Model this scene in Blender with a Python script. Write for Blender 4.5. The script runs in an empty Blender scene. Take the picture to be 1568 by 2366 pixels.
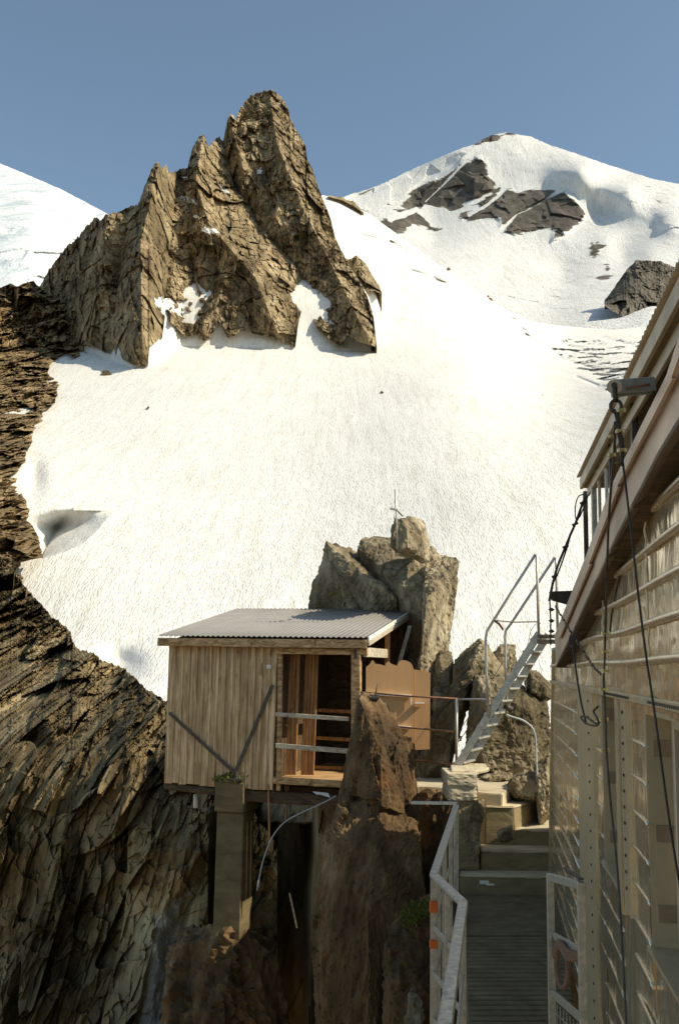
import bpy, bmesh, math, random
import numpy as np
from mathutils import Vector, Matrix, noise as mnoise
random.seed(7); np.random.seed(7)
R = math.radians
scene = bpy.context.scene
COL = scene.collection

# ------------------------------------------------------------------ camera, sky, sun, exposure
PITCH, ROLL, F = R(8.8), R(1.0), 2300.0        # F, and all picture coordinates below, on a 1568 x 2365 grid
fwd = np.array([0, math.cos(PITCH), math.sin(PITCH)])
r0 = np.array([1.0, 0, 0]); u0 = np.array([0, -math.sin(PITCH), math.cos(PITCH)])
RT = r0*math.cos(ROLL) + u0*math.sin(ROLL); UP = -r0*math.sin(ROLL) + u0*math.cos(ROLL)
cam = bpy.data.cameras.new('camera'); cam_o = bpy.data.objects.new('camera', cam); COL.objects.link(cam_o)
cam_o.matrix_world = Matrix([[RT[i], UP[i], -fwd[i], 0] for i in range(3)] + [[0, 0, 0, 1]])
cam.lens = 35; cam.sensor_width = 36; cam.sensor_fit = 'AUTO'; cam.clip_start = 0.05; cam.clip_end = 30000
scene.camera = cam_o
SUN_AZ, SUN_EL = R(108), R(42)                  # clockwise from the view direction (+Y)
world = bpy.data.worlds.new('World'); scene.world = world; world.use_nodes = True
wn = world.node_tree; sky = wn.nodes.new('ShaderNodeTexSky'); sky.sky_type = 'NISHITA'
sky.sun_disc = False; sky.sun_elevation = SUN_EL; sky.sun_rotation = SUN_AZ
sky.altitude = 2500; sky.air_density = 1.0; sky.dust_density = 7.0; sky.ozone_density = 1.0
hsv = wn.nodes.new('ShaderNodeHueSaturation'); hsv.inputs['Saturation'].default_value = 0.84
tn = wn.nodes.new('ShaderNodeMix'); tn.data_type = 'RGBA'; tn.blend_type = 'MULTIPLY'; tn.inputs[0].default_value = 1.0; tn.inputs[7].default_value = (.91, 1.03, .97, 1)
wn.links.new(sky.outputs[0], hsv.inputs['Color']); wn.links.new(hsv.outputs[0], tn.inputs[6]); wn.links.new(tn.outputs[2], wn.nodes['Background'].inputs['Color'])
wn.nodes['Background'].inputs['Strength'].default_value = 0.15
sl = bpy.data.lights.new('sun', 'SUN'); sl.energy = 4.5; sl.angle = R(0.53); sl.color = (1.0, 0.885, 0.68)
so = bpy.data.objects.new('sun', sl); COL.objects.link(so)
SV = Vector((math.sin(SUN_AZ)*math.cos(SUN_EL), math.cos(SUN_AZ)*math.cos(SUN_EL), math.sin(SUN_EL)))
so.rotation_euler = SV.to_track_quat('Z', 'Y').to_euler()
scene.view_settings.view_transform = 'Standard'; scene.view_settings.look = 'None'
scene.view_settings.exposure = 0.22; scene.view_settings.gamma = 1.0

def P(x, y, D):
    """point on the line of sight of (x, y) at ground distance D ahead"""
    x = np.asarray(x, float); y = np.asarray(y, float)
    d = fwd*F + (x[..., None]-784)*RT + (1182.5-y[..., None])*UP
    return d*(np.asarray(D, float)/d[..., 1])[..., None]
def V(x, y, D): return Vector(P(x, y, D).tolist())
def hit(x, y, p0, n):
    d = P(x, y, 1.0); t = np.dot(p0, n)/np.dot(d, n); return Vector((d*t).tolist())

# ------------------------------------------------------------------ noise
def _h(i, j, k, s):
    n = (i.astype(np.int64)*374761393 + j.astype(np.int64)*668265263 + k.astype(np.int64)*2147483647 + s*1274126177) & 0xffffffff
    n = ((n ^ (n >> 13))*1274126177) & 0xffffffff
    n = ((n ^ (n >> 16))*2246822519) & 0xffffffff
    return ((n ^ (n >> 15)) & 0xffffff)/float(0xffffff)
def vnoise(p, s=0):
    f = np.floor(p); w = p-f; w = w*w*w*(w*(w*6-15)+10); i, j, k = f[..., 0], f[..., 1], f[..., 2]
    o = 0
    for a in (0, 1):
        for b in (0, 1):
            for c in (0, 1):
                o = o + _h(i+a, j+b, k+c, s)*np.where(a, w[..., 0], 1-w[..., 0])*np.where(b, w[..., 1], 1-w[..., 1])*np.where(c, w[..., 2], 1-w[..., 2])
    return o*2-1
def fbm(p, octv=5, s=0, gain=.5):
    o, a = 0, 1.0
    for q in range(octv): o = o + a*vnoise(p*2.03**q + q*17.3, s+q); a *= gain
    return o
def facets(p, s=0, tilt=1.0, step=.5):
    """fractured rock: each cell is a randomly tilted plane"""
    f = np.floor(p); best = np.full(p.shape[:-1], 1e9); val = np.zeros(p.shape[:-1])
    for a in (-1, 0, 1):
        for b in (-1, 0, 1):
            for c in (-1, 0, 1):
                i, j, k = f[..., 0]+a, f[..., 1]+b, f[..., 2]+c
                cx = i+.15+.7*_h(i, j, k, s+1); cy = j+.15+.7*_h(i, j, k, s+2); cz = k+.15+.7*_h(i, j, k, s+3)
                dx, dy, dz = p[..., 0]-cx, p[..., 1]-cy, p[..., 2]-cz
                d = dx*dx+dy*dy+dz*dz; m = d < best
                v = (_h(i, j, k, s+4)-.5)*step + tilt*((_h(i, j, k, s+5)-.5)*dx + (_h(i, j, k, s+6)-.5)*dy + (_h(i, j, k, s+7)-.5)*dz)
                best = np.where(m, d, best); val = np.where(m, v, val)
    return val
def strata(p, axis, stretch):
    """shrink the coordinate along the bedding direction so cells come out long"""
    a = np.array(axis, float); a /= np.linalg.norm(a); t = p@a
    return p - (t*(1-1/stretch))[..., None]*a
def rockdisp(p, size, axis, stretch, s=0, warp=.25):
    q = strata(p, axis, stretch)/size
    q = q + warp*np.stack([fbm(q*.9, 3, s+50), fbm(q*.9+9, 3, s+60), fbm(q*.9+31, 3, s+70)], -1)
    return size*(facets(q, s, 1.5, .7) + .42*facets(q*2.6+5, s+11, 1.5, .6) + .17*facets(q*6.7+3, s+23, 1.6, .7) + .07*fbm(q*11, 3, s+31))
def crags(p, sizes, axis, stretch, s=0, amp=.3, warp=.3, step=.5):
    o = 0; p = strata(p, axis, stretch)
    for i, z in enumerate(sizes):
        am = amp[i] if isinstance(amp, (list, tuple)) else amp; q = p/z; q = q + warp*np.stack([fbm(q*.8+k*9, 2, s+50+k) for k in range(3)], -1)
        o = o + z*am*facets(q, s+i*7, 1.7, step)
    return o
def interp(pts, x): a = np.array(pts, float); return np.interp(x, a[:, 0], a[:, 1])
def tps(ctrl):
    c = np.array(ctrl, float); X = c[:, :2]/1000; v = np.log(c[:, 2]); n = len(X)
    def phi(r2): return np.where(r2 > 0, .5*r2*np.log(np.maximum(r2, 1e-12)), 0)
    K = phi(((X[:, None]-X[None])**2).sum(-1)) + 1e-5*np.eye(n)
    A = np.zeros((n+3, n+3)); A[:n, :n] = K; A[:n, n] = 1; A[:n, n+1:] = X; A[n, :n] = 1; A[n+1:, :n] = X.T
    w = np.linalg.solve(A, np.r_[v, 0, 0, 0])
    def f(x, y):
        q = np.stack([x, y], -1)/1000; o = w[n] + q@w[n+1:]
        for m in range(n): o = o + w[m]*phi(((q-X[m])**2).sum(-1))
        return np.exp(o)
    return f
def polydist(x, y, pts):
    d = np.full(x.shape, 1e9)
    for (ax, ay), (bx, by) in zip(pts[:-1], pts[1:]):
        t = np.clip(((x-ax)*(bx-ax)+(y-ay)*(by-ay))/((bx-ax)**2+(by-ay)**2+1e-9), 0, 1)
        d = np.minimum(d, np.hypot(x-ax-t*(bx-ax), y-ay-t*(by-ay)))
    return d
def insidef(x, y, poly):
    """signed distance, positive inside the outline"""
    ins = np.zeros(x.shape, bool); n = len(poly)
    for a in range(n):
        (x1, y1), (x2, y2) = poly[a], poly[(a+1) % n]
        c = ((y1 > y) != (y2 > y)) & (x < (x2-x1)*(y-y1)/((y2-y1)+1e-12)+x1); ins ^= c
    d = polydist(x, y, list(poly)+[poly[0]]); return np.where(ins, d, -d)
def sstep(a, b, x): t = np.clip((x-a)/(b-a), 0, 1); return t*t*(3-2*t)

# ------------------------------------------------------------------ objects
def tag(o, label=None, cat=None, group=None, kind=None):
    if label: o['label'] = label
    if cat: o['category'] = cat
    if group: o['group'] = group
    if kind: o['kind'] = kind
    return o
def empty(name, loc, label, cat, group=None):
    o = bpy.data.objects.new(name, None); COL.objects.link(o); o.location = Vector(loc); o.empty_display_size = .1
    return tag(o, label, cat, group)
def origin_of(parent):
    v = Vector((0, 0, 0))
    while parent: v += parent.location; parent = parent.parent
    return v
def link(name, verts, faces, mat, parent=None, smooth=False, tints=None, attr=None, far=False):
    verts = np.asarray(verts, float)
    if parent is None and not far:
        lo, hi = verts.min(0), verts.max(0); off = np.array([(lo[0]+hi[0])/2, (lo[1]+hi[1])/2, lo[2]])
        loc = off
    elif parent is None: off = np.zeros(3); loc = off
    else: off = np.array(origin_of(parent)); loc = np.zeros(3)
    me = bpy.data.meshes.new(name)
    me.from_pydata((verts-off).tolist(), [], faces if isinstance(faces, list) else faces.tolist())
    if smooth: me.polygons.foreach_set('use_smooth', [True]*len(me.polygons))
    if tints is not None:
        a = me.attributes.new('tint', 'FLOAT', 'FACE'); a.data.foreach_set('value', np.asarray(tints, np.float32))
    if attr is not None:
        for k, v in attr.items():
            a = me.attributes.new(k, 'FLOAT', 'POINT'); a.data.foreach_set('value', np.asarray(v, np.float32).ravel())
    me.materials.append(mat); me.validate(); me.update()
    o = bpy.data.objects.new(name, me); COL.objects.link(o); o.location = Vector(loc.tolist())
    if parent: o.parent = parent
    return o
class MB:
    def __init__(s): s.v = []; s.f = []; s.t = []
    def add(s, vs, fs, tint=None):
        b = len(s.v); s.v += [tuple(v) for v in vs]; s.f += [tuple(i+b for i in f) for f in fs]
        t = random.random() if tint is None else tint; s.t += [t]*len(fs); return s
    def hexa(s, c8, tint=None):   # 4 bottom, 4 top
        return s.add(c8, [(3, 2, 1, 0), (4, 5, 6, 7), (0, 1, 5, 4), (1, 2, 6, 5), (2, 3, 7, 6), (3, 0, 4, 7)], tint)
    def box(s, c, sx, sy, sz, ax=Vector((1, 0, 0)), ay=Vector((0, 1, 0)), az=Vector((0, 0, 1)), tint=None, bev=.12):
        c = Vector(c); h = (ax*sx/2, ay*sy/2, az*sz/2)
        m = min(sx, sy, sz)*bev
        # chamfered box: 24 points
        pts = []; idx = {}
        L = (sx/2, sy/2, sz/2)
        for a in (-1, 1):
            for b in (-1, 1):
                for d in (-1, 1):
                    for k in range(3):
                        q = [a*L[0], b*L[1], d*L[2]]
                        for j in range(3):
                            if j != k: q[j] -= (a, b, d)[j]*m
                        idx[(a, b, d, k)] = len(pts); pts.append(c+ax*q[0]+ay*q[1]+az*q[2])
        fs = []
        for k in range(3):
            o1, o2 = [(1, 2), (2, 0), (0, 1)][k]
            for sg in (-1, 1):
                q = []
                for (p1, p2) in ((-1, -1), (1, -1), (1, 1), (-1, 1)):
                    t = [0, 0, 0]; t[k] = sg; t[o1] = p1; t[o2] = p2; q.append(idx[(*t, k)])
                fs.append(tuple(q) if sg > 0 else tuple(q[::-1]))
        for k in range(3):
            o1, o2 = [(1, 2), (2, 0), (0, 1)][k]
            for s1 in (-1, 1):
                for s2 in (-1, 1):
                    t1 = [0, 0, 0]; t1[o1] = s1; t1[o2] = s2; t2 = list(t1); t1[k] = -1; t2[k] = 1
                    q = (idx[(*t1, o1)], idx[(*t2, o1)], idx[(*t2, o2)], idx[(*t1, o2)])
                    fs.append(q if s1*s2 > 0 else q[::-1])
        for a in (-1, 1):
            for b in (-1, 1):
                for d in (-1, 1):
                    q = (idx[(a, b, d, 0)], idx[(a, b, d, 1)], idx[(a, b, d, 2)]); fs.append(q if a*b*d > 0 else q[::-1])
        return s.add(pts, fs, tint)
    def bar(s, p, q, w, h, up=Vector((0, 0, 1)), tint=None, bev=.12):
        p, q = Vector(p), Vector(q); d = q-p; L = d.length; d.normalize()
        side = d.cross(up)
        if side.length < 1e-3: side = d.cross(Vector((1, 0, 0)))
        side.normalize(); u = side.cross(d).normalized()
        return s.box((p+q)/2, L, w, h, d, side, u, tint, bev)
    def tube(s, pts, r, n=8, smooth_n=0, tint=None):
        pts = [Vector(p) for p in pts]
        if smooth_n:
            out = []
            for i in range(len(pts)-1):
                p0, p1, p2, p3 = pts[max(i-1, 0)], pts[i], pts[i+1], pts[min(i+2, len(pts)-1)]
                for k in range(smooth_n):
                    t = k/smooth_n
                    out.append(.5*((2*p1)+(p2-p0)*t+(2*p0-5*p1+4*p2-p3)*t*t+(3*p1-p0-3*p2+p3)*t**3))
            pts = out+[pts[-1]]
        vs = []; ref = None
        for i, p in enumerate(pts):
            d = (pts[min(i+1, len(pts)-1)]-pts[max(i-1, 0)]).normalized()
            if ref is None: ref = d.orthogonal().normalized()
            ref = (ref-d*ref.dot(d)).normalized(); b = d.cross(ref)
            rr = r if not isinstance(r, (list, tuple)) else r[i]
            vs += [p+(ref*math.cos(2*math.pi*k/n)+b*math.sin(2*math.pi*k/n))*rr for k in range(n)]
        fs = []
        for i in range(len(pts)-1):
            for k in range(n):
                k2 = (k+1) % n; fs.append((i*n+k, i*n+k2, (i+1)*n+k2, (i+1)*n+k))
        fs.append(tuple(range(n))[::-1]); fs.append(tuple((len(pts)-1)*n+k for k in range(n)))
        return s.add(vs, fs, tint)
    def prism(s, poly, ext, tint=None):
        n = len(poly); ext = Vector(ext); a = [Vector(p) for p in poly]; b = [p+ext for p in a]
        fs = [tuple(range(n)), tuple(range(2*n-1, n-1, -1))] + [((i+1) % n, i, n+i, n+(i+1) % n) for i in range(n)]
        return s.add(a+b, fs, tint)
    def build(s, name, mat, parent=None, smooth=False):
        o = link(name, s.v, s.f, mat, parent, smooth, tints=s.t)
        bm = bmesh.new(); bm.from_mesh(o.data); bmesh.ops.recalc_face_normals(bm, faces=bm.faces); bm.to_mesh(o.data); bm.free()
        if smooth:
            for p in o.data.polygons: p.use_smooth = len(p.vertices) == 4
        return o

# ------------------------------------------------------------------ materials
def mat_new(name):
    m = bpy.data.materials.new(name); m.use_nodes = True; return m, m.node_tree, m.node_tree.nodes['Principled BSDF']
def N(nt, t, **k):
    n = nt.nodes.new('ShaderNode'+t)
    for a, b in k.items():
        if a in n.inputs: n.inputs[a].default_value = b
        else: setattr(n, a, b)
    return n
def coord(nt, rot=(0, 0, 0), sc=(1, 1, 1)):
    g = N(nt, 'NewGeometry'); m = N(nt, 'Mapping'); m.inputs['Rotation'].default_value = rot; m.inputs['Scale'].default_value = sc
    nt.links.new(g.outputs['Position'], m.inputs[0]); return m.outputs[0]
def objcoord(nt, rot=(0, 0, 0), sc=(1, 1, 1)):
    g = N(nt, 'TexCoord'); m = N(nt, 'Mapping'); m.inputs['Rotation'].default_value = rot; m.inputs['Scale'].default_value = sc
    nt.links.new(g.outputs['Object'], m.inputs[0]); return m.outputs[0]
def noise(nt, vec, scale, detail=6, rough=.55, dist=0):
    n = N(nt, 'TexNoise'); n.inputs['Scale'].default_value = scale; n.inputs['Detail'].default_value = detail
    n.inputs['Roughness'].default_value = rough; n.inputs['Distortion'].default_value = dist
    nt.links.new(vec, n.inputs['Vector']); return n.outputs['Fac']
def ramp(nt, fac, stops, interp='LINEAR'):
    r = N(nt, 'ValToRGB'); r.color_ramp.interpolation = interp; e = r.color_ramp.elements
    while len(e) > 1: e.remove(e[-1])
    e[0].position = stops[0][0]; e[0].color = (*stops[0][1], 1)
    for p, c in stops[1:]: q = e.new(p); q.color = (*c, 1)
    nt.links.new(fac, r.inputs[0]); return r.outputs[0]
def g3(v): return (v, v, v)
def mix(nt, fac, a, b, mode='MIX'):
    m = N(nt, 'Mix', data_type='RGBA', blend_type=mode)
    for s, v in ((0, fac), (6, a), (7, b)):
        if hasattr(v, 'is_linked') or hasattr(v, 'links'): nt.links.new(v, m.inputs[s])
        else: m.inputs[s].default_value = v if s == 0 else (*v, 1)
    return m.outputs[2]
def math_(nt, op, a, b=None, c=None):
    m = N(nt, 'Math', operation=op)
    for i, v in enumerate((a, b, c)):
        if v is None: continue
        if hasattr(v, 'links'): nt.links.new(v, m.inputs[i])
        else: m.inputs[i].default_value = v
    return m.outputs[0]
def bump(nt, bs, h, strength, dist):
    b = N(nt, 'Bump'); b.inputs['Strength'].default_value = strength; b.inputs['Distance'].default_value = dist
    nt.links.new(h, b.inputs['Height']); nt.links.new(b.outputs[0], bs.inputs['Normal']); return b

def rock_mat(name, cols, scale, stretch=4, rot=(0, 0, 0), lichen=None, lichen_lo=.56, bd=.1, rough=.85, snowattr=False, yk=1.0, crack=.5, bstr=1.0, dist=.25, scol=(.80, .80, .77)):
    m, nt, bs = mat_new(name)
    v = coord(nt, rot, (1, yk, 1/stretch)); v2 = coord(nt, sc=(1, yk, 1))
    n1 = noise(nt, v, scale, 12, .66, dist); n2 = noise(nt, v, scale*5.3, 8, .65, .1); n3 = noise(nt, v2, scale*.35, 5, .6)
    c = ramp(nt, n1, [(.30, cols[0]), (.45, cols[1]), (.58, cols[2]), (.72, cols[3])])
    c = mix(nt, .55, c, ramp(nt, n2, [(.30, g3(.45)), (.5, g3(1.0)), (.68, g3(1.65))]), 'MULTIPLY')
    if lichen:
        n4 = noise(nt, v2, scale*.9, 8, .7, 1.0)
        f = ramp(nt, n4, [(lichen_lo, g3(0)), (lichen_lo+.16, g3(.75))]); c = mix(nt, f, c, lichen)
    c = mix(nt, .6, c, ramp(nt, n3, [(.35, g3(.68)), (.65, g3(1.3))]), 'MULTIPLY')
    vo = N(nt, 'TexVoronoi', feature='DISTANCE_TO_EDGE'); vo.inputs['Scale'].default_value = scale*1.6
    wv = N(nt, 'Mix', data_type='VECTOR'); wv.inputs[0].default_value = .12
    nz = N(nt, 'TexNoise'); nz.inputs['Scale'].default_value = scale*2; nt.links.new(v, nz.inputs['Vector'])
    nt.links.new(v, wv.inputs[4]); nt.links.new(nz.outputs['Color'], wv.inputs[5]); nt.links.new(wv.outputs[1], vo.inputs['Vector'])
    cr = ramp(nt, vo.outputs['Distance'], [(0, g3(.35)), (.035, g3(1))])
    c = mix(nt, crack, c, cr, 'MULTIPLY')
    h = math_(nt, 'ADD', math_(nt, 'ADD', n1, math_(nt, 'MULTIPLY', n2, .55)), math_(nt, 'MULTIPLY', cr, .2*crack))
    if snowattr:
        at = N(nt, 'Attribute', attribute_name='snow')
        ns = noise(nt, v2, scale*4, 8, .7)
        f = math_(nt, 'ADD', at.outputs['Fac'], math_(nt, 'MULTIPLY', math_(nt, 'SUBTRACT', ns, .5), 3.2))
        f = ramp(nt, f, [(.47, g3(0)), (.53, g3(1))]); c = mix(nt, f, c, scol)
    nt.links.new(c, bs.inputs['Base Color']); bs.inputs['Roughness'].default_value = rough; bs.inputs['Specular IOR Level'].default_value = .25
    bump(nt, bs, h, bstr, bd); return m

M = {}
BR = [(.030, .024, .016), (.105, .078, .048), (.20, .158, .105), (.36, .30, .215)]
GRN = [(.016, .013, .007), (.052, .040, .022), (.115, .092, .054), (.30, .265, .19)]
M['peak'] = rock_mat('peak_rock', [(.06, .042, .021), (.20, .148, .08), (.34, .265, .155), (.54, .45, .30)], .13, 2.2, (0, .12, 0), (.40, .205, .10), .60, 1.0, snowattr=True, yk=.22, crack=0.0)
M['ridge'] = rock_mat('ridge_rock', [(.045, .032, .014), (.16, .11, .052), (.29, .21, .11), (.50, .39, .23)], .35, 1.5, (0, .1, 0), (.24, .13, .055), .55, .3, yk=.14, crack=0, dist=0)
M['crag'] = rock_mat('crag_rock', [(.04, .034, .025), (.09, .076, .056), (.135, .117, .09), (.24, .21, .165)], .06, 2.0, (0, .4, 0), None, .60, 1.5, yk=.22, crack=0)
M['cliff'] = rock_mat('cliff_rock', [(.035, .024, .009), (.13, .093, .043), (.27, .205, .105), (.54, .44, .27)], .8, 3.5, (0, -.30, 0), (.20, .11, .045), .60, .05, yk=.2, crack=0, dist=0, snowattr=True, scol=(.42, .39, .32))
M['near'] = rock_mat('near_rock', [(.024, .015, .006), (.088, .052, .022), (.18, .115, .055), (.42, .34, .22)], 1.5, 4, (0, -.06, 0), (.17, .075, .028), .56, .05, crack=.2)
M['outcrop'] = rock_mat('outcrop_rock', [(.06, .045, .024), (.19, .15, .09), (.36, .295, .19), (.56, .49, .35)], 1.3, 2.0, (0, .25, 0), (.20, .17, .04), .62, .07, crack=.75)
M['boulder'] = rock_mat('boulder_rock', [(.045, .033, .017), (.14, .11, .06), (.28, .225, .14), (.50, .43, .30)], 1.7, 1.4, (0, .5, 0), (.18, .15, .05), .60, .06, crack=.7)
M['dome_rock'] = None

def snow_mat(name, rockattr=False, texscale=1.0, bd=.5, tint=(.76, .745, .70)):
    m, nt, bs = mat_new(name)
    v = coord(nt, (R(0), R(-14), 0), (1.0, .22, .22)); v2 = coord(nt)
    a1 = noise(nt, v, 4.2*texscale, 3, .55, .2); a3 = noise(nt, v, 1.3*texscale, 3, .55, .3)
    a = math_(nt, 'ADD', math_(nt, 'MULTIPLY', a1, .62), math_(nt, 'MULTIPLY', a3, .38)); b = noise(nt, v2, .035*texscale, 5, .5)
    dash = ramp(nt, a, [(.40, g3(0)), (.54, g3(1))])
    c = mix(nt, ramp(nt, a, [(.38, g3(.8)), (.47, g3(0))]), tint, (.56, .53, .47))
    c = mix(nt, .5, c, ramp(nt, b, [(.3, g3(.92)), (.7, g3(1.0))]), 'MULTIPLY')
    rn = noise(nt, coord(nt, (0, R(-16), 0), (1, .06, .06)), .55*texscale, 5, .6, .3)
    c = mix(nt, .6, c, ramp(nt, rn, [(.34, (.86, .84, .80)), (.5, g3(1.0)), (.7, g3(1.04))]), 'MULTIPLY')
    h = math_(nt, 'ADD', dash, math_(nt, 'ADD', math_(nt, 'MULTIPLY', b, 2.0), math_(nt, 'MULTIPLY', rn, 1.5)))
    if rockattr:
        at = N(nt, 'Attribute', attribute_name='rock')
        n = noise(nt, coord(nt, (0, R(35), 0), (1, .3, 1.6)), .045*texscale, 9, .68, .3)
        f = math_(nt, 'ADD', at.outputs['Fac'], math_(nt, 'MULTIPLY', math_(nt, 'SUBTRACT', n, .5), 2.8))
        f = ramp(nt, f, [(.46, g3(0)), (.53, g3(1))])
        n2 = noise(nt, coord(nt, (0, .2, 0), (1, .3, .4)), .2*texscale, 8, .7)
        rc = ramp(nt, n2, [(.3, (.05, .045, .036)), (.5, (.095, .083, .067)), (.7, (.19, .165, .135))])
        c = mix(nt, f, c, rc); h = mix(nt, f, h, n2)
    nt.links.new(c, bs.inputs['Base Color']); bs.inputs['Roughness'].default_value = .75; bs.inputs['Specular IOR Level'].default_value = .15
    bump(nt, bs, h, .8, bd); return m
M['snow'] = snow_mat('snow', bd=.085)
M['far_snow'] = snow_mat('far_snow', True, .16, 1.4, (.76, .76, .74))
def ice_mat():
    m, nt, bs = mat_new('far_ice')
    a = noise(nt, coord(nt, (0, 0, 0), (1, .6, 2.2)), .012, 8, .62, .8)
    nt.links.new(ramp(nt, a, [(.38, (.60, .66, .68)), (.52, (.80, .83, .83)), (.65, (.86, .87, .86))]), bs.inputs['Base Color'])
    bs.inputs['Roughness'].default_value = .7; bump(nt, bs, a, .9, 16); return m
M['ice'] = ice_mat()

def wood_mat(name, c1, c2, dark, axis='z', rough=.75, weather=.4):
    m, nt, bs = mat_new(name)
    sc = {'z': (1, 1, .07), 'x': (.07, 1, 1)}[axis]
    v = coord(nt, (0, 0, R(16) if axis == 'x' else 0), sc); v2 = coord(nt)
    a = noise(nt, v, 22, 8, .65, 1.2); b = noise(nt, v2, 2.2, 6, .65); k = noise(nt, coord(nt, sc=(1, 1, .45)), 9, 2, .5)
    at = N(nt, 'Attribute', attribute_name='tint')
    base = mix(nt, at.outputs['Fac'], c1, c2)
    c = mix(nt, ramp(nt, a, [(.40, g3(1)), (.62, g3(0))]), base, dark)
    c = mix(nt, weather, c, ramp(nt, b, [(.32, g3(.50)), (.62, g3(1.1))]), 'MULTIPLY')
    c = mix(nt, ramp(nt, k, [(.68, g3(0)), (.74, g3(.75))]), c, (dark[0]*.6, dark[1]*.55, dark[2]*.5))
    nt.links.new(c, bs.inputs['Base Color']); bs.inputs['Roughness'].default_value = rough; bs.inputs['Specular IOR Level'].default_value = .2
    bump(nt, bs, a, .5, .006); return m
M['clad'] = wood_mat('weathered_cladding', (.58, .43, .26), (.97, .72, .42), (.42, .26, .12))
M['beamwood'] = wood_mat('weathered_beam', (.64, .42, .21), (.78, .54, .29), (.30, .17, .07), 'x')
M['doorwood'] = wood_mat('orange_plank', (.48, .24, .09), (.58, .31, .13), (.26, .12, .04))
M['palewood'] = wood_mat('pale_batten', (.58, .50, .38), (.68, .60, .47), (.40, .33, .23), 'x')
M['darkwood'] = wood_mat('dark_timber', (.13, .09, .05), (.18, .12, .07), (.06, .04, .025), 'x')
def flat(name, col, rough=.6, metal=0, nscale=8, var=.35, bd=.003, sc=(1, 1, 1), bscale=None):
    m, nt, bs = mat_new(name)
    a = noise(nt, coord(nt, (0, 0, 0), sc), nscale, 8, .62, .3); b = noise(nt, coord(nt), nscale*6, 4, .6)
    c = mix(nt, 1.0, col, ramp(nt, a, [(.28, g3(1-var)), (.72, g3(1+var*.7))]), 'MULTIPLY')
    nt.links.new(c, bs.inputs['Base Color']); bs.inputs['Metallic'].default_value = metal
    nt.links.new(ramp(nt, a, [(.3, g3(min(1, rough*1.3))), (.7, g3(rough*.8))]), bs.inputs['Roughness'])
    bump(nt, bs, math_(nt, 'ADD', a, math_(nt, 'MULTIPLY', b, .4)), .7, bd); return m
M['galv'] = flat('galvanised_steel', (.52, .49, .42), .45, .6, 25, .3, .001)
M['roof'] = flat('roof_sheet', (.35, .325, .295), .5, .3, 3, .22, .002, (1, 1, 1))
M['iron'] = flat('dark_iron', (.10, .085, .07), .55, .6, 20, .4, .001)
M['rust'] = flat('rusty_pipe', (.26, .13, .075), .7, .3, 20, .4, .001)
M['rubber'] = flat('black_rubber', (.035, .033, .03), .6, 0, 20, .2, .0005)
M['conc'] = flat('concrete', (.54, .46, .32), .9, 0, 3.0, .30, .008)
M['conc_dark'] = flat('dark_concrete', (.24, .185, .095), .9, 0, 3.0, .40, .01, (1, 1, 2.5))  # dark brown; on the steps the risers' shade is put into this colour
M['ply'] = flat('plywood', (.56, .32, .14), .7, 0, 2.5, .22, .001, (1, 1, .2))
M['orange'] = flat('orange_tape', (.62, .13, .02), .5, 0, 8, .1, .001)
M['rope'] = flat('faded_rope', (.22, .13, .085), .9, 0, 60, .4, .003)
M['hose'] = flat('grey_hose', (.42, .44, .44), .5, 0, 8, .2, .001)
M['white'] = flat('white_paint', (.75, .73, .66), .6, 0, 8, .12, .001)
M['fascia'] = flat('brown_flashing', (.62, .46, .33), .45, .2, 1.3, .18, .003)
M['gutter'] = flat('sand_metal', (.62, .52, .38), .5, .3, 2, .15, .002)
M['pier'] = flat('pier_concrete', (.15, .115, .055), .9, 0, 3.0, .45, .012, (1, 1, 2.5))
M['grit'] = flat('gritty_snow', (.40, .36, .29), .9, 0, 9, .75, .05)
M['hinge'] = flat('hinge_plate', (.36, .26, .16), .5, .3, 10, .2, .001)
M['brass'] = flat('zinc_clamp', (.62, .50, .24), .35, .9, 30, .3, .001)
M['deck'] = flat('decking', (.15, .115, .06), .85, 0, 6, .35, .004)
M['moss'] = flat('moss', (.13, .15, .02), .95, 0, 30, .5, .01)
M['glass'] = flat('window_glass', (.03, .035, .035), .06, 0, 1, .1, .0005)
def cladding():
    m, nt, bs = mat_new('shiny_cladding')
    v = coord(nt); vs = coord(nt, sc=(1, 1, .35))
    a = noise(nt, vs, 2.2, 3, .5, 1.6); b = noise(nt, vs, 9, 5, .6, .8); c = noise(nt, v, 60, 3, .6)
    col = ramp(nt, b, [(.3, (.58, .47, .29)), (.55, (.86, .74, .52)), (.75, (.97, .89, .69))])
    nt.links.new(col, bs.inputs['Base Color']); bs.inputs['Metallic'].default_value = .72
    nt.links.new(ramp(nt, b, [(.35, g3(.22)), (.65, g3(.08))]), bs.inputs['Roughness'])
    h = math_(nt, 'ADD', a, math_(nt, 'ADD', math_(nt, 'MULTIPLY', b, .22), math_(nt, 'MULTIPLY', c, .01)))
    bump(nt, bs, h, 1.0, .014); return m
M['metal'] = cladding()
M['rib'] = flat('rib_metal', (.80, .72, .58), .28, .9, 8, .12, .002)
M['metal_flat'] = flat('matt_cladding', (.60, .49, .31), .42, .5, 4, .2, .004, (1, 1, .3))

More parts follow.
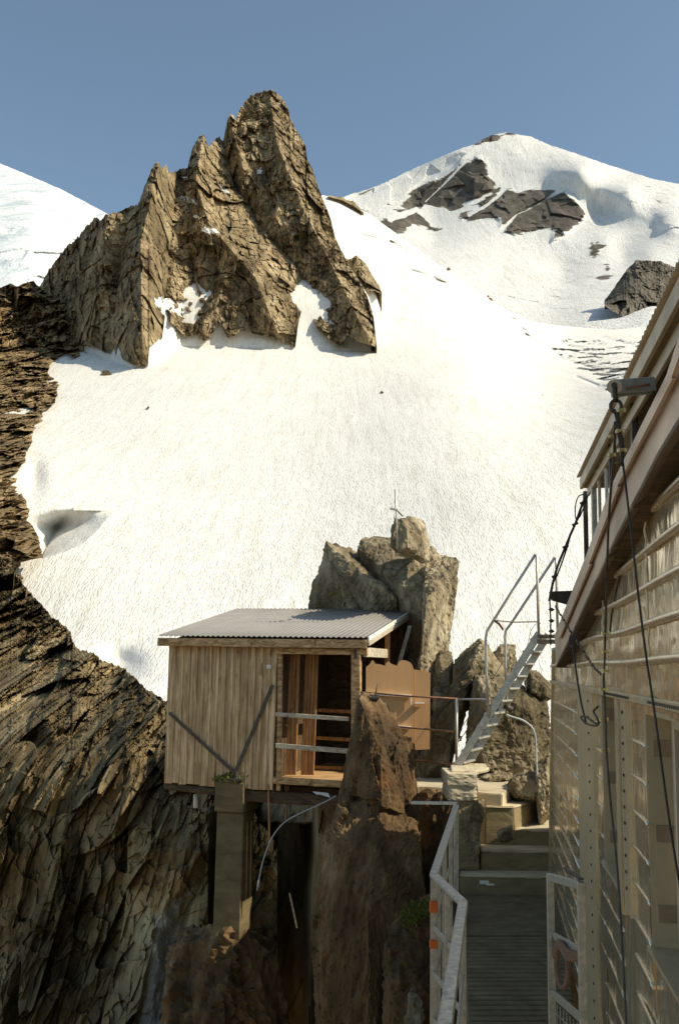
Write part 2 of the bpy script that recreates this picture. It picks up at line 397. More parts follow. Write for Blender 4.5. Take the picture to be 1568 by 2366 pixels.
# ------------------------------------------------------------------ terrain helpers
def gridfaces(r, c):
    a = (np.arange(r-1)[:, None]*c + np.arange(c-1)[None]).ravel(); return np.stack([a, a+1, a+c+1, a+c], -1)
def sheet(name, mat, X, Y, D, back=None, foot=None, smooth=True, attr=None, disp=None, ysq=.22, kind='structure', label=None, cat=None):
    """X, Y, D: arrays (rows bottom->top, columns). Ridge rows run on behind the skyline, foot rows run back under the ground."""
    pts = P(X, Y, D)
    if disp is not None: pts = P(X, Y, D + disp(pts*np.array([1, ysq, 1])))
    rows = [pts]; at = {k: [v] for k, v in (attr or {}).items()}
    if back:
        top = pts[-1]
        for dy, dz in back:
            q = top.copy(); q[:, 1] += dy; q[:, 0] *= (q[:, 1]/top[:, 1]); q[:, 2] += dz; rows.append(q[None])
            for k in at: at[k].append(attr[k][-1:])
    if foot:
        bot = pts[0]
        for dy, dz in foot:
            q = bot*(1+dy/bot[:, 1:2]); q[:, 2] += dz; rows.insert(0, q[None])
            for k in at: at[k].insert(0, attr[k][:1])
    A = np.concatenate(rows, 0); r, c = A.shape[:2]
    at = {k: np.concatenate(v, 0) for k, v in at.items()} or None
    o = link(name, A.reshape(-1, 3), gridfaces(r, c), mat, None, smooth, attr=at, far=True)
    return tag(o, label, cat, None, kind)
def colgrid(x0, x1, nx, ny, top, bot, jag=0, js=0, tp=1.0):
    x = np.linspace(x0, x1, nx); t = (np.linspace(0, 1, ny)**tp)[:, None]
    tv = interp(top, x); bv = interp(bot, x)
    if jag:
        q = np.stack([x/9, x*0, x*0+js], -1); tv = tv - jag*np.abs(fbm(q, 4, js)) + jag*.5*fbm(q*3, 3, js+5)
        bv = bv + jag*.45*fbm(q+40, 4, js+9)
    return np.repeat(x[None], ny, 0), bv[None]*(1-t)+tv[None]*t, t*np.ones((1, nx))

# ------------------------------------------------------------------ glacier
gl_top = [(-300, 900), (0, 850), (120, 830), (300, 740), (450, 640), (600, 540), (700, 470), (745, 450), (790, 462), (850, 492), (900, 528), (960, 572), (1030, 626), (1100, 668), (1160, 712), (1230, 742), (1300, 752), (1400, 762), (1520, 752), (1900, 735)]
X, Y, T = colgrid(-300, 1900, 900, 620, gl_top, [(-300, 1760), (1900, 1760)], tp=.9)
Dg = tps([(-300, 1700, 95), (300, 1700, 100), (784, 1700, 105), (1300, 1700, 105), (1900, 1700, 105), (0, 1400, 140), (784, 1400, 140), (1500, 1400, 135), (0, 1100, 190), (400, 1100, 200), (784, 1100, 200), (1500, 1100, 180),
          (100, 850, 330), (400, 850, 320), (784, 850, 330), (1100, 850, 340), (1500, 880, 290), (600, 650, 470), (784, 650, 500), (784, 470, 640), (900, 540, 640), (1030, 640, 600), (1160, 725, 640), (1300, 765, 700), (1500, 770, 680), (1900, 760, 600),
          (900, 650, 540), (1000, 760, 430), (-300, 950, 290)])
D = Dg(X, Y)
base_y = interp([(60, 770), (200, 812), (300, 850), (345, 850), (420, 800), (870, 812), (1900, 812)], X)   # snow apron banked up against the peak
apr = Dg(X, base_y) + .12*np.maximum(base_y-Y, 0) + 1.6*np.maximum(X-np.interp(Y, [440, 600, 680, 800], [735, 790, 835, 858]), 0) + 1.5*np.maximum(90-X, 0) + .004*np.maximum(base_y-Y-110, 0)**2
D = np.where(Y < base_y, np.minimum(D, apr), D)
def crease(poly, w, amp):   # sharp upper lip, soft lower side
    global D
    d = polydist(X, Y, poly); D = D + amp*np.exp(-(d/w)**2)
for poly, w, amp in [([(795, 532), (860, 548), (905, 560)], 3, 5), ([(900, 556), (940, 580), (985, 600)], 3, 5), ([(950, 625), (1000, 640), (1040, 662)], 4, 7), ([(1000, 645), (1060, 660), (1110, 680)], 3, 6), ([(1040, 775), (1075, 785), (1100, 790)], 3, 5),
                     ([(1165, 690), (1200, 705), (1230, 722)], 4, 8), ([(1180, 760), (1220, 775), (1245, 765)], 3, 7), ([(1190, 770), (1240, 790)], 3, 6), ([(1140, 905), (1220, 912), (1250, 912)], 2.5, 4), ([(900, 732), (970, 748)], 2.5, 3), ([(820, 700), (850, 712), (920, 745)], 2.5, 3),
                     ([(990, 690), (1040, 712), (1090, 730)], 2.5, 3), ([(1300, 790), (1390, 780), (1470, 800)], 4, 9), ([(1270, 800), (1300, 830), (1370, 850)], 3.5, 8), ([(1330, 870), (1380, 890)], 3, 6)]: crease(poly, w, amp)
W0 = P(X, Y, D); Ws = W0*np.array([1, .3, 1])
D = D + 1.5*fbm(W0/34, 3, 3) + .22*fbm(W0/np.array([5, 12, 8]), 3, 6) + (D/330)*3.0*fbm(W0/np.array([120, 60, 60]), 3, 12)
ser = sstep(0, 22, insidef(X, Y, [(1260, 800), (1300, 765), (1400, 770), (1520, 780), (1560, 860), (1480, 900), (1420, 930), (1370, 880), (1300, 840)]))
D = D + ser*(14*facets(Ws/15, 5, 1.6, .9)+6*facets(Ws/6, 9, 1.6, .9)+2)
ser2 = sstep(0, 14, insidef(X, Y, [(1160, 690), (1240, 715), (1260, 780), (1200, 800), (1180, 750)]))
D = D + ser2*(5*facets(Ws/9, 15, 1.4, .9)+1)
# wind scoops beside the ridge
val_ = [(98, 1290), (112, 1255), (128, 1225), (146, 1200), (168, 1180)]; lip_ = [(98, 1290), (150, 1275), (192, 1255), (222, 1228), (246, 1200), (262, 1180)]
s1 = insidef(X, Y, val_+lip_[:0:-1]); dv = polydist(X, Y, val_); dlp = polydist(X, Y, lip_)
left = (X < np.interp(-Y, [-1290, -1255, -1225, -1200, -1180], [98, 112, 128, 146, 168])) & (Y < 1290) & (s1 <= 0)
fade = sstep(1168, 1225, Y)
D = D + fade*np.where(s1 > 0, 19*dlp/(dv+dlp+1e-6), np.where(left, 19*np.exp(-dv/60), 0))
D = D + 6*np.exp(-(((X-275)/50)**2+((Y-1535)/40)**2)) + 5*np.exp(-(((X-80)/22)**2+((Y-1100)/40)**2))
sheet('glacier', M['snow'], X, Y, D, back=[(12, -3), (40, -22), (90, -60), (200, -120)])

# ------------------------------------------------------------------ snow dome and the basin in front of it
dome_top = [(640, 520), (760, 480), (792, 457), (815, 447), (843, 440), (887, 423), (938, 398), (1005, 368), (1055, 347), (1100, 331), (1133, 313), (1167, 306), (1195, 310), (1228, 317), (1273, 337), (1334, 356), (1401, 380), (1457, 398), (1513, 415), (1568, 426), (1750, 480)]
X, Y, T = colgrid(640, 1750, 760, 400, dome_top, [(640, 800), (1750, 830)], 1.2, 4)
Dd = tps([(640, 780, 1150), (784, 780, 1100), (1000, 800, 1000), (1200, 800, 900), (1500, 830, 800), (1750, 830, 750), (640, 560, 1900), (800, 500, 2600), (900, 480, 2700), (900, 425, 2850),
          (1000, 640, 1500), (1150, 700, 1300), (1150, 640, 1750), (1000, 560, 2350), (1150, 540, 2330), (1290, 540, 2270), (1400, 560, 2130), (1000, 450, 2760), (1150, 420, 2690), (1280, 440, 2560), (1390, 480, 2450), (1180, 375, 2740), (1340, 392, 2480), (1400, 434, 2440), (1465, 488, 2290), (1508, 522, 2200), (1500, 590, 1850), (1440, 600, 1980), (1380, 650, 1650), (1300, 640, 1900),
          (1450, 440, 2330), (1540, 520, 2080), (1568, 600, 1750), (1568, 430, 2500), (1190, 312, 2850), (1060, 350, 2800), (1334, 360, 2700), (1450, 400, 2650), (1750, 500, 2400), (1350, 720, 1150), (1500, 720, 1000), (1700, 650, 1300)])
D = Dd(X, Y)
ridge = polydist(X, Y, [(1178, 387), (1260, 390), (1351, 398), (1407, 437), (1463, 488), (1508, 521), (1499, 588)])
D = D - 8*np.exp(-(ridge/26)**1.5)
W0 = P(X, Y, D)*np.array([1, .2, 1])
z2 = lambda l: [(692+a*.5586, 230.7+b*.5586) for a, b in l]
rocks = [z2([(310, 510), (420, 440), (480, 370), (560, 325), (620, 310), (650, 265), (740, 230), (778, 240), (772, 300), (798, 370), (740, 400), (680, 425), (640, 470), (600, 445), (520, 450), (545, 520), (620, 530), (560, 548), (480, 520), (400, 548), (330, 535)]),
         z2([(650, 485), (760, 420), (850, 355), (900, 385), (980, 378), (1100, 372), (1135, 400), (1180, 450), (1188, 490), (1120, 545), (1040, 590), (1042, 525), (980, 545), (900, 560), (830, 555), (820, 500), (760, 492), (690, 505)]),
         z2([(1195, 645), (1212, 600), (1252, 605), (1237, 638)]), z2([(1238, 728), (1270, 688), (1287, 708), (1265, 728)]), z2([(720, 188), (790, 146), (885, 134), (800, 166)])]
rk = np.full(X.shape, -1.0)
for q in rocks: rk = np.maximum(rk, np.clip(insidef(X, Y, q)/18, -1, 1))
for q, w in [([(700, 475), (760, 445), (820, 400), (860, 350)], 8), ([(830, 545), (900, 470), (1000, 420), (1080, 372)], 7), ([(380, 495), (480, 455), (560, 500)], 13), ([(520, 450), (600, 470), (640, 480)], 12), ([(520, 420), (600, 345), (690, 250)], 4), ([(560, 500), (650, 460), (740, 440)], 6), ([(1150, 340), (1165, 400), (1195, 470)], 14)]:
    rk = rk - 1.6*np.exp(-(polydist(X, Y, z2(q))/(w*.56))**2)
rkm = sstep(-.3, .5, rk)
D = D + 22*fbm(W0/260, 4, 3)*(1-rkm) + rkm*(30*facets(W0/np.array([110, 110, 160]), 41, 1.5, .6)+16*facets(W0/40, 44, 1.5, .7)) - 15*rkm
for q, a in [([(1380, 590), (1470, 600), (1560, 590)], 30)]: pass
bas = sstep(0, 30, insidef(X, Y, z2([(100, 600), (420, 560), (700, 680), (1000, 640), (1150, 600), (1280, 760), (1300, 1100), (100, 1100)])))
D = D + bas*(8*facets(W0/60, 61, 1.3, .6)+8*fbm(W0/90, 4, 8))
hang = sstep(0, 10, insidef(X, Y, z2([(180, 400), (440, 305), (640, 215), (740, 215), (640, 280), (540, 320), (440, 400), (320, 500), (200, 460)])))
D = D + hang*30*facets(strata(W0, (.3, 0, 1), 3)/45, 71, 1.4, .8)
rt = sstep(0, 20, insidef(X, Y, z2([(1150, 240), (1568, 350), (1700, 700), (1500, 640), (1470, 520), (1250, 350)])))
D = D + rt*(14*fbm(W0/np.array([150, 150, 70]), 4, 81)+6*facets(W0/60, 81, 1.3, .5))
sheet('snow_dome', M['far_snow'], X, Y, D, back=[(60, -10), (300, -150), (900, -700)], attr={'rock': rk*.62+.47})

# left snow mountain
X, Y, T = colgrid(-400, 480, 320, 260, [(-400, 280), (-100, 330), (0, 378), (60, 402), (140, 437), (200, 468), (250, 495), (330, 540), (480, 640)], [(-400, 900), (480, 900)], 1.0, 14)
D = tps([(-400, 880, 700), (200, 880, 700), (480, 880, 720), (-400, 560, 1150), (0, 560, 1150), (250, 560, 1250), (480, 700, 900), (-300, 320, 1900), (0, 395, 1800), (200, 480, 1500), (0, 470, 1500), (60, 520, 1250), (0, 640, 1000)])(X, Y)
W0 = P(X, Y, D)*np.array([1, .15, 1])
low = sstep(510, 580, Y + .1*X)
D = D + (9*facets(W0/np.array([150, 150, 60]), 91, 1.2, .4) + 8*facets(W0/40, 95, 1.3, .6))*(.3+low) + 12*fbm(W0/160, 4, 5)
sheet('snow_mountain', M['ice'], X, Y, D, back=[(60, -10), (300, -150), (900, -500)])

# crag on the right edge of the basin
X, Y, T = colgrid(1395, 1700, 220, 150, [(1395, 695), (1418, 665), (1445, 625), (1468, 602), (1500, 602), (1530, 606), (1562, 619), (1580, 640), (1700, 700)], [(1395, 705), (1420, 722), (1465, 745), (1500, 756), (1700, 770)], 2.0, 24)
D = 1020 + 130*T + 0*X
sheet('dark_crag', M['crag'], X, Y, D, back=[(10, -8), (60, -80)], foot=[(30, 0)], smooth=False, disp=lambda w: crags(w, (30, 13, 6, 3), (.3, 0, 1), 2, 7, .6), attr={'snow': X*0})

# ------------------------------------------------------------------ the rocky peak
pk_top = [(60, 700), (100, 650), (125, 610), (150, 575), (185, 545), (212, 512), (222, 502), (232, 510), (248, 496), (285, 488), (318, 474), (332, 440), (345, 405), (358, 380), (366, 376), (374, 392), (384, 379), (392, 402), (415, 395), (434, 388), (444, 345), (458, 318), (470, 308), (482, 340), (494, 326), (506, 318), (516, 326), (527, 272), (537, 263), (545, 278), (552, 258), (568, 234), (580, 222), (592, 218), (606, 212), (622, 209), (640, 216), (655, 230), (667, 258), (672, 280), (690, 312), (706, 340), (708, 365), (722, 395), (734, 432), (748, 468), (762, 505), (778, 560), (800, 600), (822, 640), (846, 680), (860, 720), (866, 760), (870, 798)]
pk_bot = [(60, 740), (110, 770), (150, 800), (190, 795), (215, 800), (240, 812), (290, 832), (318, 846), (342, 846), (346, 800), (375, 782), (384, 712), (395, 745), (430, 778), (452, 772), (472, 788), (492, 772), (504, 738), (528, 782), (560, 764), (610, 776), (650, 788), (682, 800), (690, 742), (700, 708), (716, 716), (735, 762), (762, 785), (795, 806), (800, 772), (832, 790), (870, 800)]
X, Y, T = colgrid(60, 870, 720, 560, pk_top, pk_bot, 4.5, 34)
Db = Dg(X[0], interp([(60, 760), (200, 812), (300, 850), (345, 850), (420, 800), (870, 812)], X[0]))[None]-2.5
_k = np.exp(-np.linspace(-2.5, 2.5, 61)**2); _k /= _k.sum(); sm = lambda a: np.convolve(np.pad(a[0], 30, mode='edge'), _k, mode='valid')[None]
Db = sm(Db)
Dt = Db+sm(interp([(60, 12), (230, 26), (340, 45), (470, 60), (620, 80), (740, 55), (800, 30), (870, 8)], X[0])[None])
yt_, yb_ = sm(interp(pk_top, X[0])[None]), sm(interp([(60, 760), (200, 812), (300, 850), (345, 850), (420, 800), (870, 812)], X[0])[None])
Tb = np.clip((yb_-Y)/(yb_-yt_), -.1, 1.35)
D = Db*(1-Tb)+Dt*Tb
# buttresses: front pillar on the left, the summit tower stands out, a groove between
def gz(cx, cy, sx, sy, ang=0):
    u = (X-cx)*math.cos(ang)+(Y-cy)*math.sin(ang); v = -(X-cx)*math.sin(ang)+(Y-cy)*math.cos(ang); return np.exp(-(u/sx)**2-(v/sy)**2)
rib_ = lambda l, a, w: a*np.exp(-polydist(X, Y, l)/w)
D = D + sstep(0, .2, Tb)*(rib_([(622, 212), (640, 330), (700, 480), (780, 640), (850, 780)], -14, 38) + rib_([(470, 312), (452, 420), (485, 520), (590, 640), (650, 790)], -13, 34) + rib_([(368, 380), (325, 560), (330, 845)], -17, 34)
    + rib_([(250, 497), (235, 640), (205, 790)], -9, 26) + rib_([(530, 270), (560, 380), (560, 470)], -6, 16) + rib_([(520, 640), (500, 700), (500, 770)], -5, 18)
    + rib_([(512, 322), (545, 430), (610, 530), (690, 620), (722, 712)], 11, 24) + rib_([(412, 398), (398, 520), (380, 712)], 11, 20) + rib_([(300, 486), (275, 600), (265, 720)], 6, 18) + rib_([(440, 600), (455, 700), (448, 770)], 6, 14))
def pdisp(w): return crags(w, (24, 12, 6, 3, 1.5, .8), (-.30, 0, 1), 1.7, 3, (.22, .36, .55, .62, .62, .6), .5)
sn = np.full(X.shape, -1.0)
for cx, cy, sx, sy, an in [(438, 462, 20, 6, .4), (482, 532, 22, 8, .25), (520, 440, 14, 5, .8), (428, 412, 7, 4, 0), (712, 700, 12, 14, 0), (370, 700, 12, 12, .5), (452, 500, 8, 4, .3), (600, 395, 6, 10, .3)]:
    u = (X-cx)*math.cos(an)+(Y-cy)*math.sin(an); v = -(X-cx)*math.sin(an)+(Y-cy)*math.cos(an); sn = np.maximum(sn, 1.3-np.sqrt((u/sx)**2+(v/sy)**2)*.9)
sheet('rocky_peak', M['peak'], X, Y, D, back=[(3, -3), (14, -30), (50, -150)], foot=[(35, 0)], smooth=False, disp=pdisp, attr={'snow': sn})
# small outcrop leaning against its right foot
X, Y, T = colgrid(800, 882, 90, 70, [(800, 600), (812, 596), (824, 590), (842, 606), (860, 636), (876, 660), (882, 676)], [(800, 690), (840, 680), (862, 672), (882, 678)], 1.5, 37)
sheet('rock_shoulder', M['peak'], X, Y, 400+26*T, back=[(3, -3), (20, -40)], foot=[(30, 0)], smooth=False, disp=lambda w: rockdisp(w, 9, (.1, 0, 1), 2, 5), attr={'snow': X*0-1})
# little rocks by the skyline shoulder
X, Y, T = colgrid(758, 840, 90, 14, [(758, 451), (775, 455), (790, 455), (800, 462), (815, 466), (826, 474), (832, 484), (840, 490)], [(758, 453), (790, 462), (815, 474), (840, 492)], 1.5, 47)
sheet('skyline_rocks', M['peak'], X, Y, 640+4*T, back=[(3, -3), (10, -12)], foot=[(10, 0)], smooth=False, attr={'snow': X*0-1})

# ------------------------------------------------------------------ left ridge running down towards the viewer
ys = np.linspace(1345, 640, 560)
redge = interp([(640, 60), (655, 100), (700, 150), (740, 185), (780, 205), (800, 190), (812, 150), (835, 112), (860, 116), (885, 140), (905, 135), (925, 128), (945, 95), (965, 100), (980, 80), (1010, 78), (1040, 62), (1062, 60), (1085, 42), (1108, 40), (1130, 52), (1160, 62), (1190, 66), (1215, 74), (1245, 92), (1272, 100), (1288, 92), (1298, 50), (1320, 40), (1345, 60)], ys)
q = np.stack([ys/12, ys*0, ys*0], -1); redge = redge + 5*fbm(q, 4, 91)
tt = np.linspace(0, 1, 260)[None]
X = -230*(1-tt) + redge[:, None]*tt; Yb = ys[:, None]*np.ones_like(X)
topl = interp([(-230, 560), (-100, 620), (0, 665), (25, 654), (40, 662), (60, 652), (78, 640), (85, 648), (110, 655), (150, 640), (205, 700)], X)
Y = 1345 + (Yb-1345)*(1345-topl)/(1345-640)
yy_ = np.array([640, 700, 800, 900, 1000, 1100, 1200, 1345.]); D = np.interp(Y, yy_, Dg(np.full(8, 90.), np.maximum(yy_, 800)))
D = D - 4 - 9*(1-tt**3) + np.where(Y < 800, (800-Y)*.12, 0)
sheet('rock_ridge', M['ridge'], X, Y, D, back=[(3, -3), (15, -20), (60, -90)], smooth=False, ysq=.05, disp=lambda w: crags(w, (11, 5, 2.4, 1.2, .6), (.2, 0, 1), 1.2, 23, (.9, 1.6, 2.2, 2.2, 1.8)))

# ------------------------------------------------------------------ near cliff, lower left
cl_top = [(-220, 1225), (-100, 1250), (0, 1285), (30, 1318), (50, 1345), (78, 1380), (100, 1400), (118, 1428), (140, 1440), (164, 1462), (170, 1490), (185, 1502), (215, 1508), (240, 1530), (272, 1538), (292, 1550), (320, 1575), (345, 1600), (372, 1612), (400, 1632), (450, 1668), (520, 1760), (600, 1850), (700, 1870)]
X, Y, T = colgrid(-220, 640, 560, 660, cl_top, [(-220, 2480), (640, 2480)], 5, 54, 1.0)
Dc = tps([(-220, 1230, 62), (0, 1290, 52), (100, 1400, 44), (170, 1480, 37), (290, 1550, 31), (380, 1620, 26), (450, 1680, 22), (560, 1830, 19), (640, 1870, 17.8),
         (-220, 1700, 30), (0, 1700, 26.5), (200, 1720, 24), (350, 1740, 21.8), (430, 1800, 20.4), (500, 1950, 18.8), (-220, 2480, 23), (0, 2450, 21), (200, 2450, 19.2), (360, 2450, 17.6), (500, 2450, 17.8), (640, 2450, 18.2), (640, 2100, 18.3), (300, 2100, 20.2), (80, 2100, 22.3), (-220, 2100, 25.5)]); D = Dc(X, Y)
W0 = P(X, Y, D)
ax = (-.36, 0, -1); W0 = W0*np.array([1, .07, 1])
slabs = crags(W0, (2.2, 1.0, .5, .25), ax, 3.4, 3, (.65, .95, .95, .9), .3, .9); fine = crags(W0, (.4, .16), ax, 2, 17, .5)
rub = crags(W0, (1.6, .8, .4, .2, .1), (.2, 0, 1), 1.3, 5, .6, .3, .8)
topz = sstep(300, 110, Y-interp(cl_top, X)+60*fbm(np.stack([X/80, Y/80, X*0], -1), 3, 4))
k = D/20
z5 = lambda l: [(a*.4414, 1461+b*.4414) for a, b in l]
gs = insidef(X, Y, z5([(1040, 1290), (985, 1340), (880, 1400), (800, 1540), (775, 1700), (750, 1900), (690, 2100), (830, 2100), (870, 1900), (905, 1760), (935, 1600), (965, 1420), (1060, 1330)]))
gm = sstep(-6, 10, gs)
D = D + (1-.85*gm)*((1-topz*.8)*slabs + fine) + 1.8*topz*k*rub - .3*gm + .12*gm*fbm(W0*np.array([4, 4, 4.]), 4, 77)
# gully dropping from the middle to the lower left of the hut
gul = polydist(X, Y, [(520, 1960), (440, 2060), (400, 2170), (380, 2400)])
D = D + .7*np.exp(-(gul/26)**2)
sheet('cliff', M['cliff'], X, Y, D, back=[(.5, -.3), (3, -3), (10, -14)], smooth=False, disp=None, attr={'snow': gs/14+.1})

# dark rock wall under the hut and behind the walkway
X, Y, T = colgrid(480, 1420, 420, 320, [(480, 1880), (560, 1850), (700, 1840), (800, 1830), (960, 1830), (1060, 1850), (1120, 1900), (1300, 1950), (1420, 1960)], [(480, 2520), (1420, 2520)], 3, 64)
D = interp([(480, 18.0), (540, 20.5), (640, 21.5), (700, 20.0), (735, 15.2), (850, 14.2), (1000, 13.6), (1110, 12.6), (1420, 12.2)], X) - 1.0*(1-T)
sheet('rock_wall', M['cliff'], X, Y, D, back=[(.5, .02), (3, -.2)], smooth=False, disp=lambda w: crags(w, (1.2, .5, .25), (.1, 0, 1), 5, 33, .4), attr={'snow': X*0-2})

# ground far below, out to the horizon
mb = MB(); n = 48; vs = [(0, 0, -260)]; fs = []
for ri, rr in enumerate((90, 400, 1500, 6000, 20000)):
    for kk in range(n): vs.append((rr*math.cos(2*math.pi*kk/n), rr*math.sin(2*math.pi*kk/n), -260 + (20*math.sin(kk*1.7+ri) if ri < 4 else 0)))
for kk in range(n): fs.append((0, 1+kk, 1+(kk+1) % n))
for ri in range(4):
    for kk in range(n): a = 1+ri*n; fs.append((a+kk, a+n+kk, a+n+(kk+1) % n, a+(kk+1) % n))
tag(link('ground', vs, fs, M['ridge'], far=True), kind='structure')

# ------------------------------------------------------------------ blocks of rock
def block(hulls, name, mat, size=.35, axis=(0, 0, 1), stretch=2, amp=1.0, res=.06, seed=0, parent=None, label=None, cat='rock', group=None, kind=None):
    AV, AF = [], []
    for pts in hulls:
        bm = bmesh.new()
        for p in pts: bm.verts.new(p)
        r = bmesh.ops.convex_hull(bm, input=bm.verts)
        bmesh.ops.delete(bm, geom=[g for g in set(r['geom_interior']+r['geom_unused']) if isinstance(g, bmesh.types.BMVert)], context='VERTS')
        bmesh.ops.triangulate(bm, faces=bm.faces)
        for it in range(9):
            es = [e for e in bm.edges if e.calc_length() > res*1.6]
            if not es or len(bm.verts) > 60000: break
            bmesh.ops.subdivide_edges(bm, edges=es, cuts=1, use_grid_fill=False); bmesh.ops.triangulate(bm, faces=[f for f in bm.faces if len(f.verts) > 3])
            if it > 1: bmesh.ops.beautify_fill(bm, faces=bm.faces, edges=bm.edges) if len(bm.faces) < 4000 else None
        for _ in range(1): bmesh.ops.smooth_vert(bm, verts=bm.verts, factor=.3, use_axis_x=True, use_axis_y=True, use_axis_z=True)
        bm.normal_update(); vs = np.array([v.co[:] for v in bm.verts]); ns = np.array([v.normal[:] for v in bm.verts])
        bm.verts.index_update(); fs = [[v.index for v in f.verts] for f in bm.faces]; bm.free()
        q = strata(vs, axis, stretch)/size; q = q+.15*np.stack([fbm(q*.9, 3, seed+50), fbm(q*.9+9, 3, seed+60), fbm(q*.9+31, 3, seed+70)], -1)
        dsp = size*(.34*facets(q, seed, 1.5, .25)+.24*facets(q*2.3+4, seed+3, 1.5, .35)+.15*facets(q*5.1+4, seed+6, 1.6, .6)+.09*facets(q*10.5+4, seed+9, 1.6, .7)+.03*fbm(q*9, 3, seed))
        vs = vs + ns*(amp*dsp)[:, None]
        b = sum(len(a) for a in AV); AV.append(vs); AF += [[i+b for i in f] for f in fs]
    o = link(name, np.concatenate(AV), AF, mat, parent)
    return tag(o, label, cat if parent is None else None, group, kind)
def hull2(front, D0, D1, shift=(0, 0), grow=1.0):
    """outline at distance D0 and the same outline, moved by shift, at distance D1"""
    return [V(x, y, D0) for x, y in front] + [V(x+shift[0], y+shift[1], D1) for x, y in front]

outA = [V(704, 1418, 17.4), V(695, 1500, 17.8), V(690, 1640, 18.2), V(755, 1251, 17.0), V(790, 1325, 16.5), V(880, 1352, 16.0), V(914, 1385, 15.9), V(918, 1430, 16.5), V(925, 1640, 17.5),
        V(823, 1273, 18.3), V(880, 1318, 18.0), V(905, 1345, 17.2), V(760, 1500, 18.5), V(900, 1500, 18.5)]
outB = [V(824, 1262, 17.0), V(838, 1241, 17.3), V(870, 1238, 18.4), V(886, 1318, 16.4), V(922, 1368, 15.9), V(985, 1395, 15.2), V(985, 1640, 16.2), V(920, 1640, 17.2), V(975, 1262, 16.6), V(1000, 1262, 16.6), V(1035, 1300, 16.2), V(1000, 1380, 15.3), V(960, 1500, 18.5), V(860, 1500, 18.5)]
outC = [V(985, 1300, 15.8), V(1030, 1289, 15.8), V(1048, 1287, 15.7), V(1059, 1298, 15.5), V(1056, 1335, 15.4), V(1024, 1420, 15.1), V(1004, 1520, 14.9), V(985, 1640, 14.8), V(975, 1880, 14.8), V(985, 1380, 14.6), V(978, 1420, 14.6), V(968, 1640, 14.6), V(960, 1880, 14.6), V(1000, 1290, 17.4), V(1045, 1320, 17), V(1000, 1500, 17), V(980, 1880, 17)]
outD = [V(906, 1235, 15.0), V(903, 1262, 15.0), V(915, 1270, 14.9), V(942, 1266, 14.8), V(963, 1262, 15.0), V(911, 1196, 15.3), V(908, 1215, 15.2), V(926, 1197, 15.1), V(938, 1222, 14.9), V(966, 1240, 15.1), V(950, 1204, 15.9), V(962, 1200, 16), V(975, 1202, 16), V(985, 1206, 16), V(986, 1245, 16), V(990, 1262, 15.9), V(940, 1290, 16.5), V(990, 1300, 15.6)]
outE = [V(690, 1500, 17.5), V(990, 1500, 16.2), V(600, 1900, 17.6), V(980, 1900, 15.8), V(690, 1500, 20), V(990, 1500, 20), V(600, 1900, 20), V(980, 1900, 20)]
block([outA, outB, outC, outD, outE], 'rock_outcrop', M['outcrop'], .40, (.12, 0, 1), 2.6, .36, .034, 4,
      label='tall cracked rock outcrop rising behind the hut roof', cat='rock')
# front pillar of rock
pil = [[V(829, 1611, 11.9), V(840, 1598, 12.1), V(878, 1612, 12.1), V(900, 1640, 12.1), V(908, 1668, 12.0), V(925, 1690, 12.0), V(820, 1700, 11.8), V(806, 1760, 11.7), V(880, 1740, 11.45), V(935, 1880, 11.5), V(783, 1845, 11.8), V(880, 1862, 11.3), V(840, 1615, 12.9), V(900, 1660, 12.9), V(790, 1850, 13), V(930, 1850, 13)],
       [V(925, 1700, 11.9), V(946, 1706, 12.0), V(953, 1722, 12.0), V(958, 1765, 12.0), V(968, 1860, 12.0), V(960, 1990, 12.0), V(910, 1740, 11.6), V(900, 1990, 11.4), V(940, 1720, 12.8), V(960, 1900, 12.9), V(890, 1850, 12.9)],
       [V(783, 1848, 11.55), V(800, 1838, 11.9), V(868, 1835, 11.7), V(880, 1850, 11.5), V(760, 1900, 11.5), V(744, 1945, 11.5), V(722, 2083, 11.4), V(718, 2154, 11.3), V(730, 2215, 11.2), V(745, 2304, 11.1), V(750, 2500, 11), V(960, 1900, 11.5), V(985, 2100, 11.2), V(985, 2500, 10.7), V(850, 2100, 10.7), V(850, 2500, 10.3), V(760, 1950, 13), V(960, 1950, 13), V(750, 2500, 13), V(985, 2500, 13)],
       [V(806, 1790, 11.8), V(850, 1700, 11.6), V(878, 1840, 11.25), V(790, 1842, 11.7), V(860, 1850, 11.35), V(830, 1700, 12.6), V(900, 1850, 12.6)]]
block(pil, 'rock_pillar', M['near'], .26, (.05, 0, 1), 6, .5, .028, 9, label='tall rust streaked rock pillar in front of the hut doorway', cat='rock')
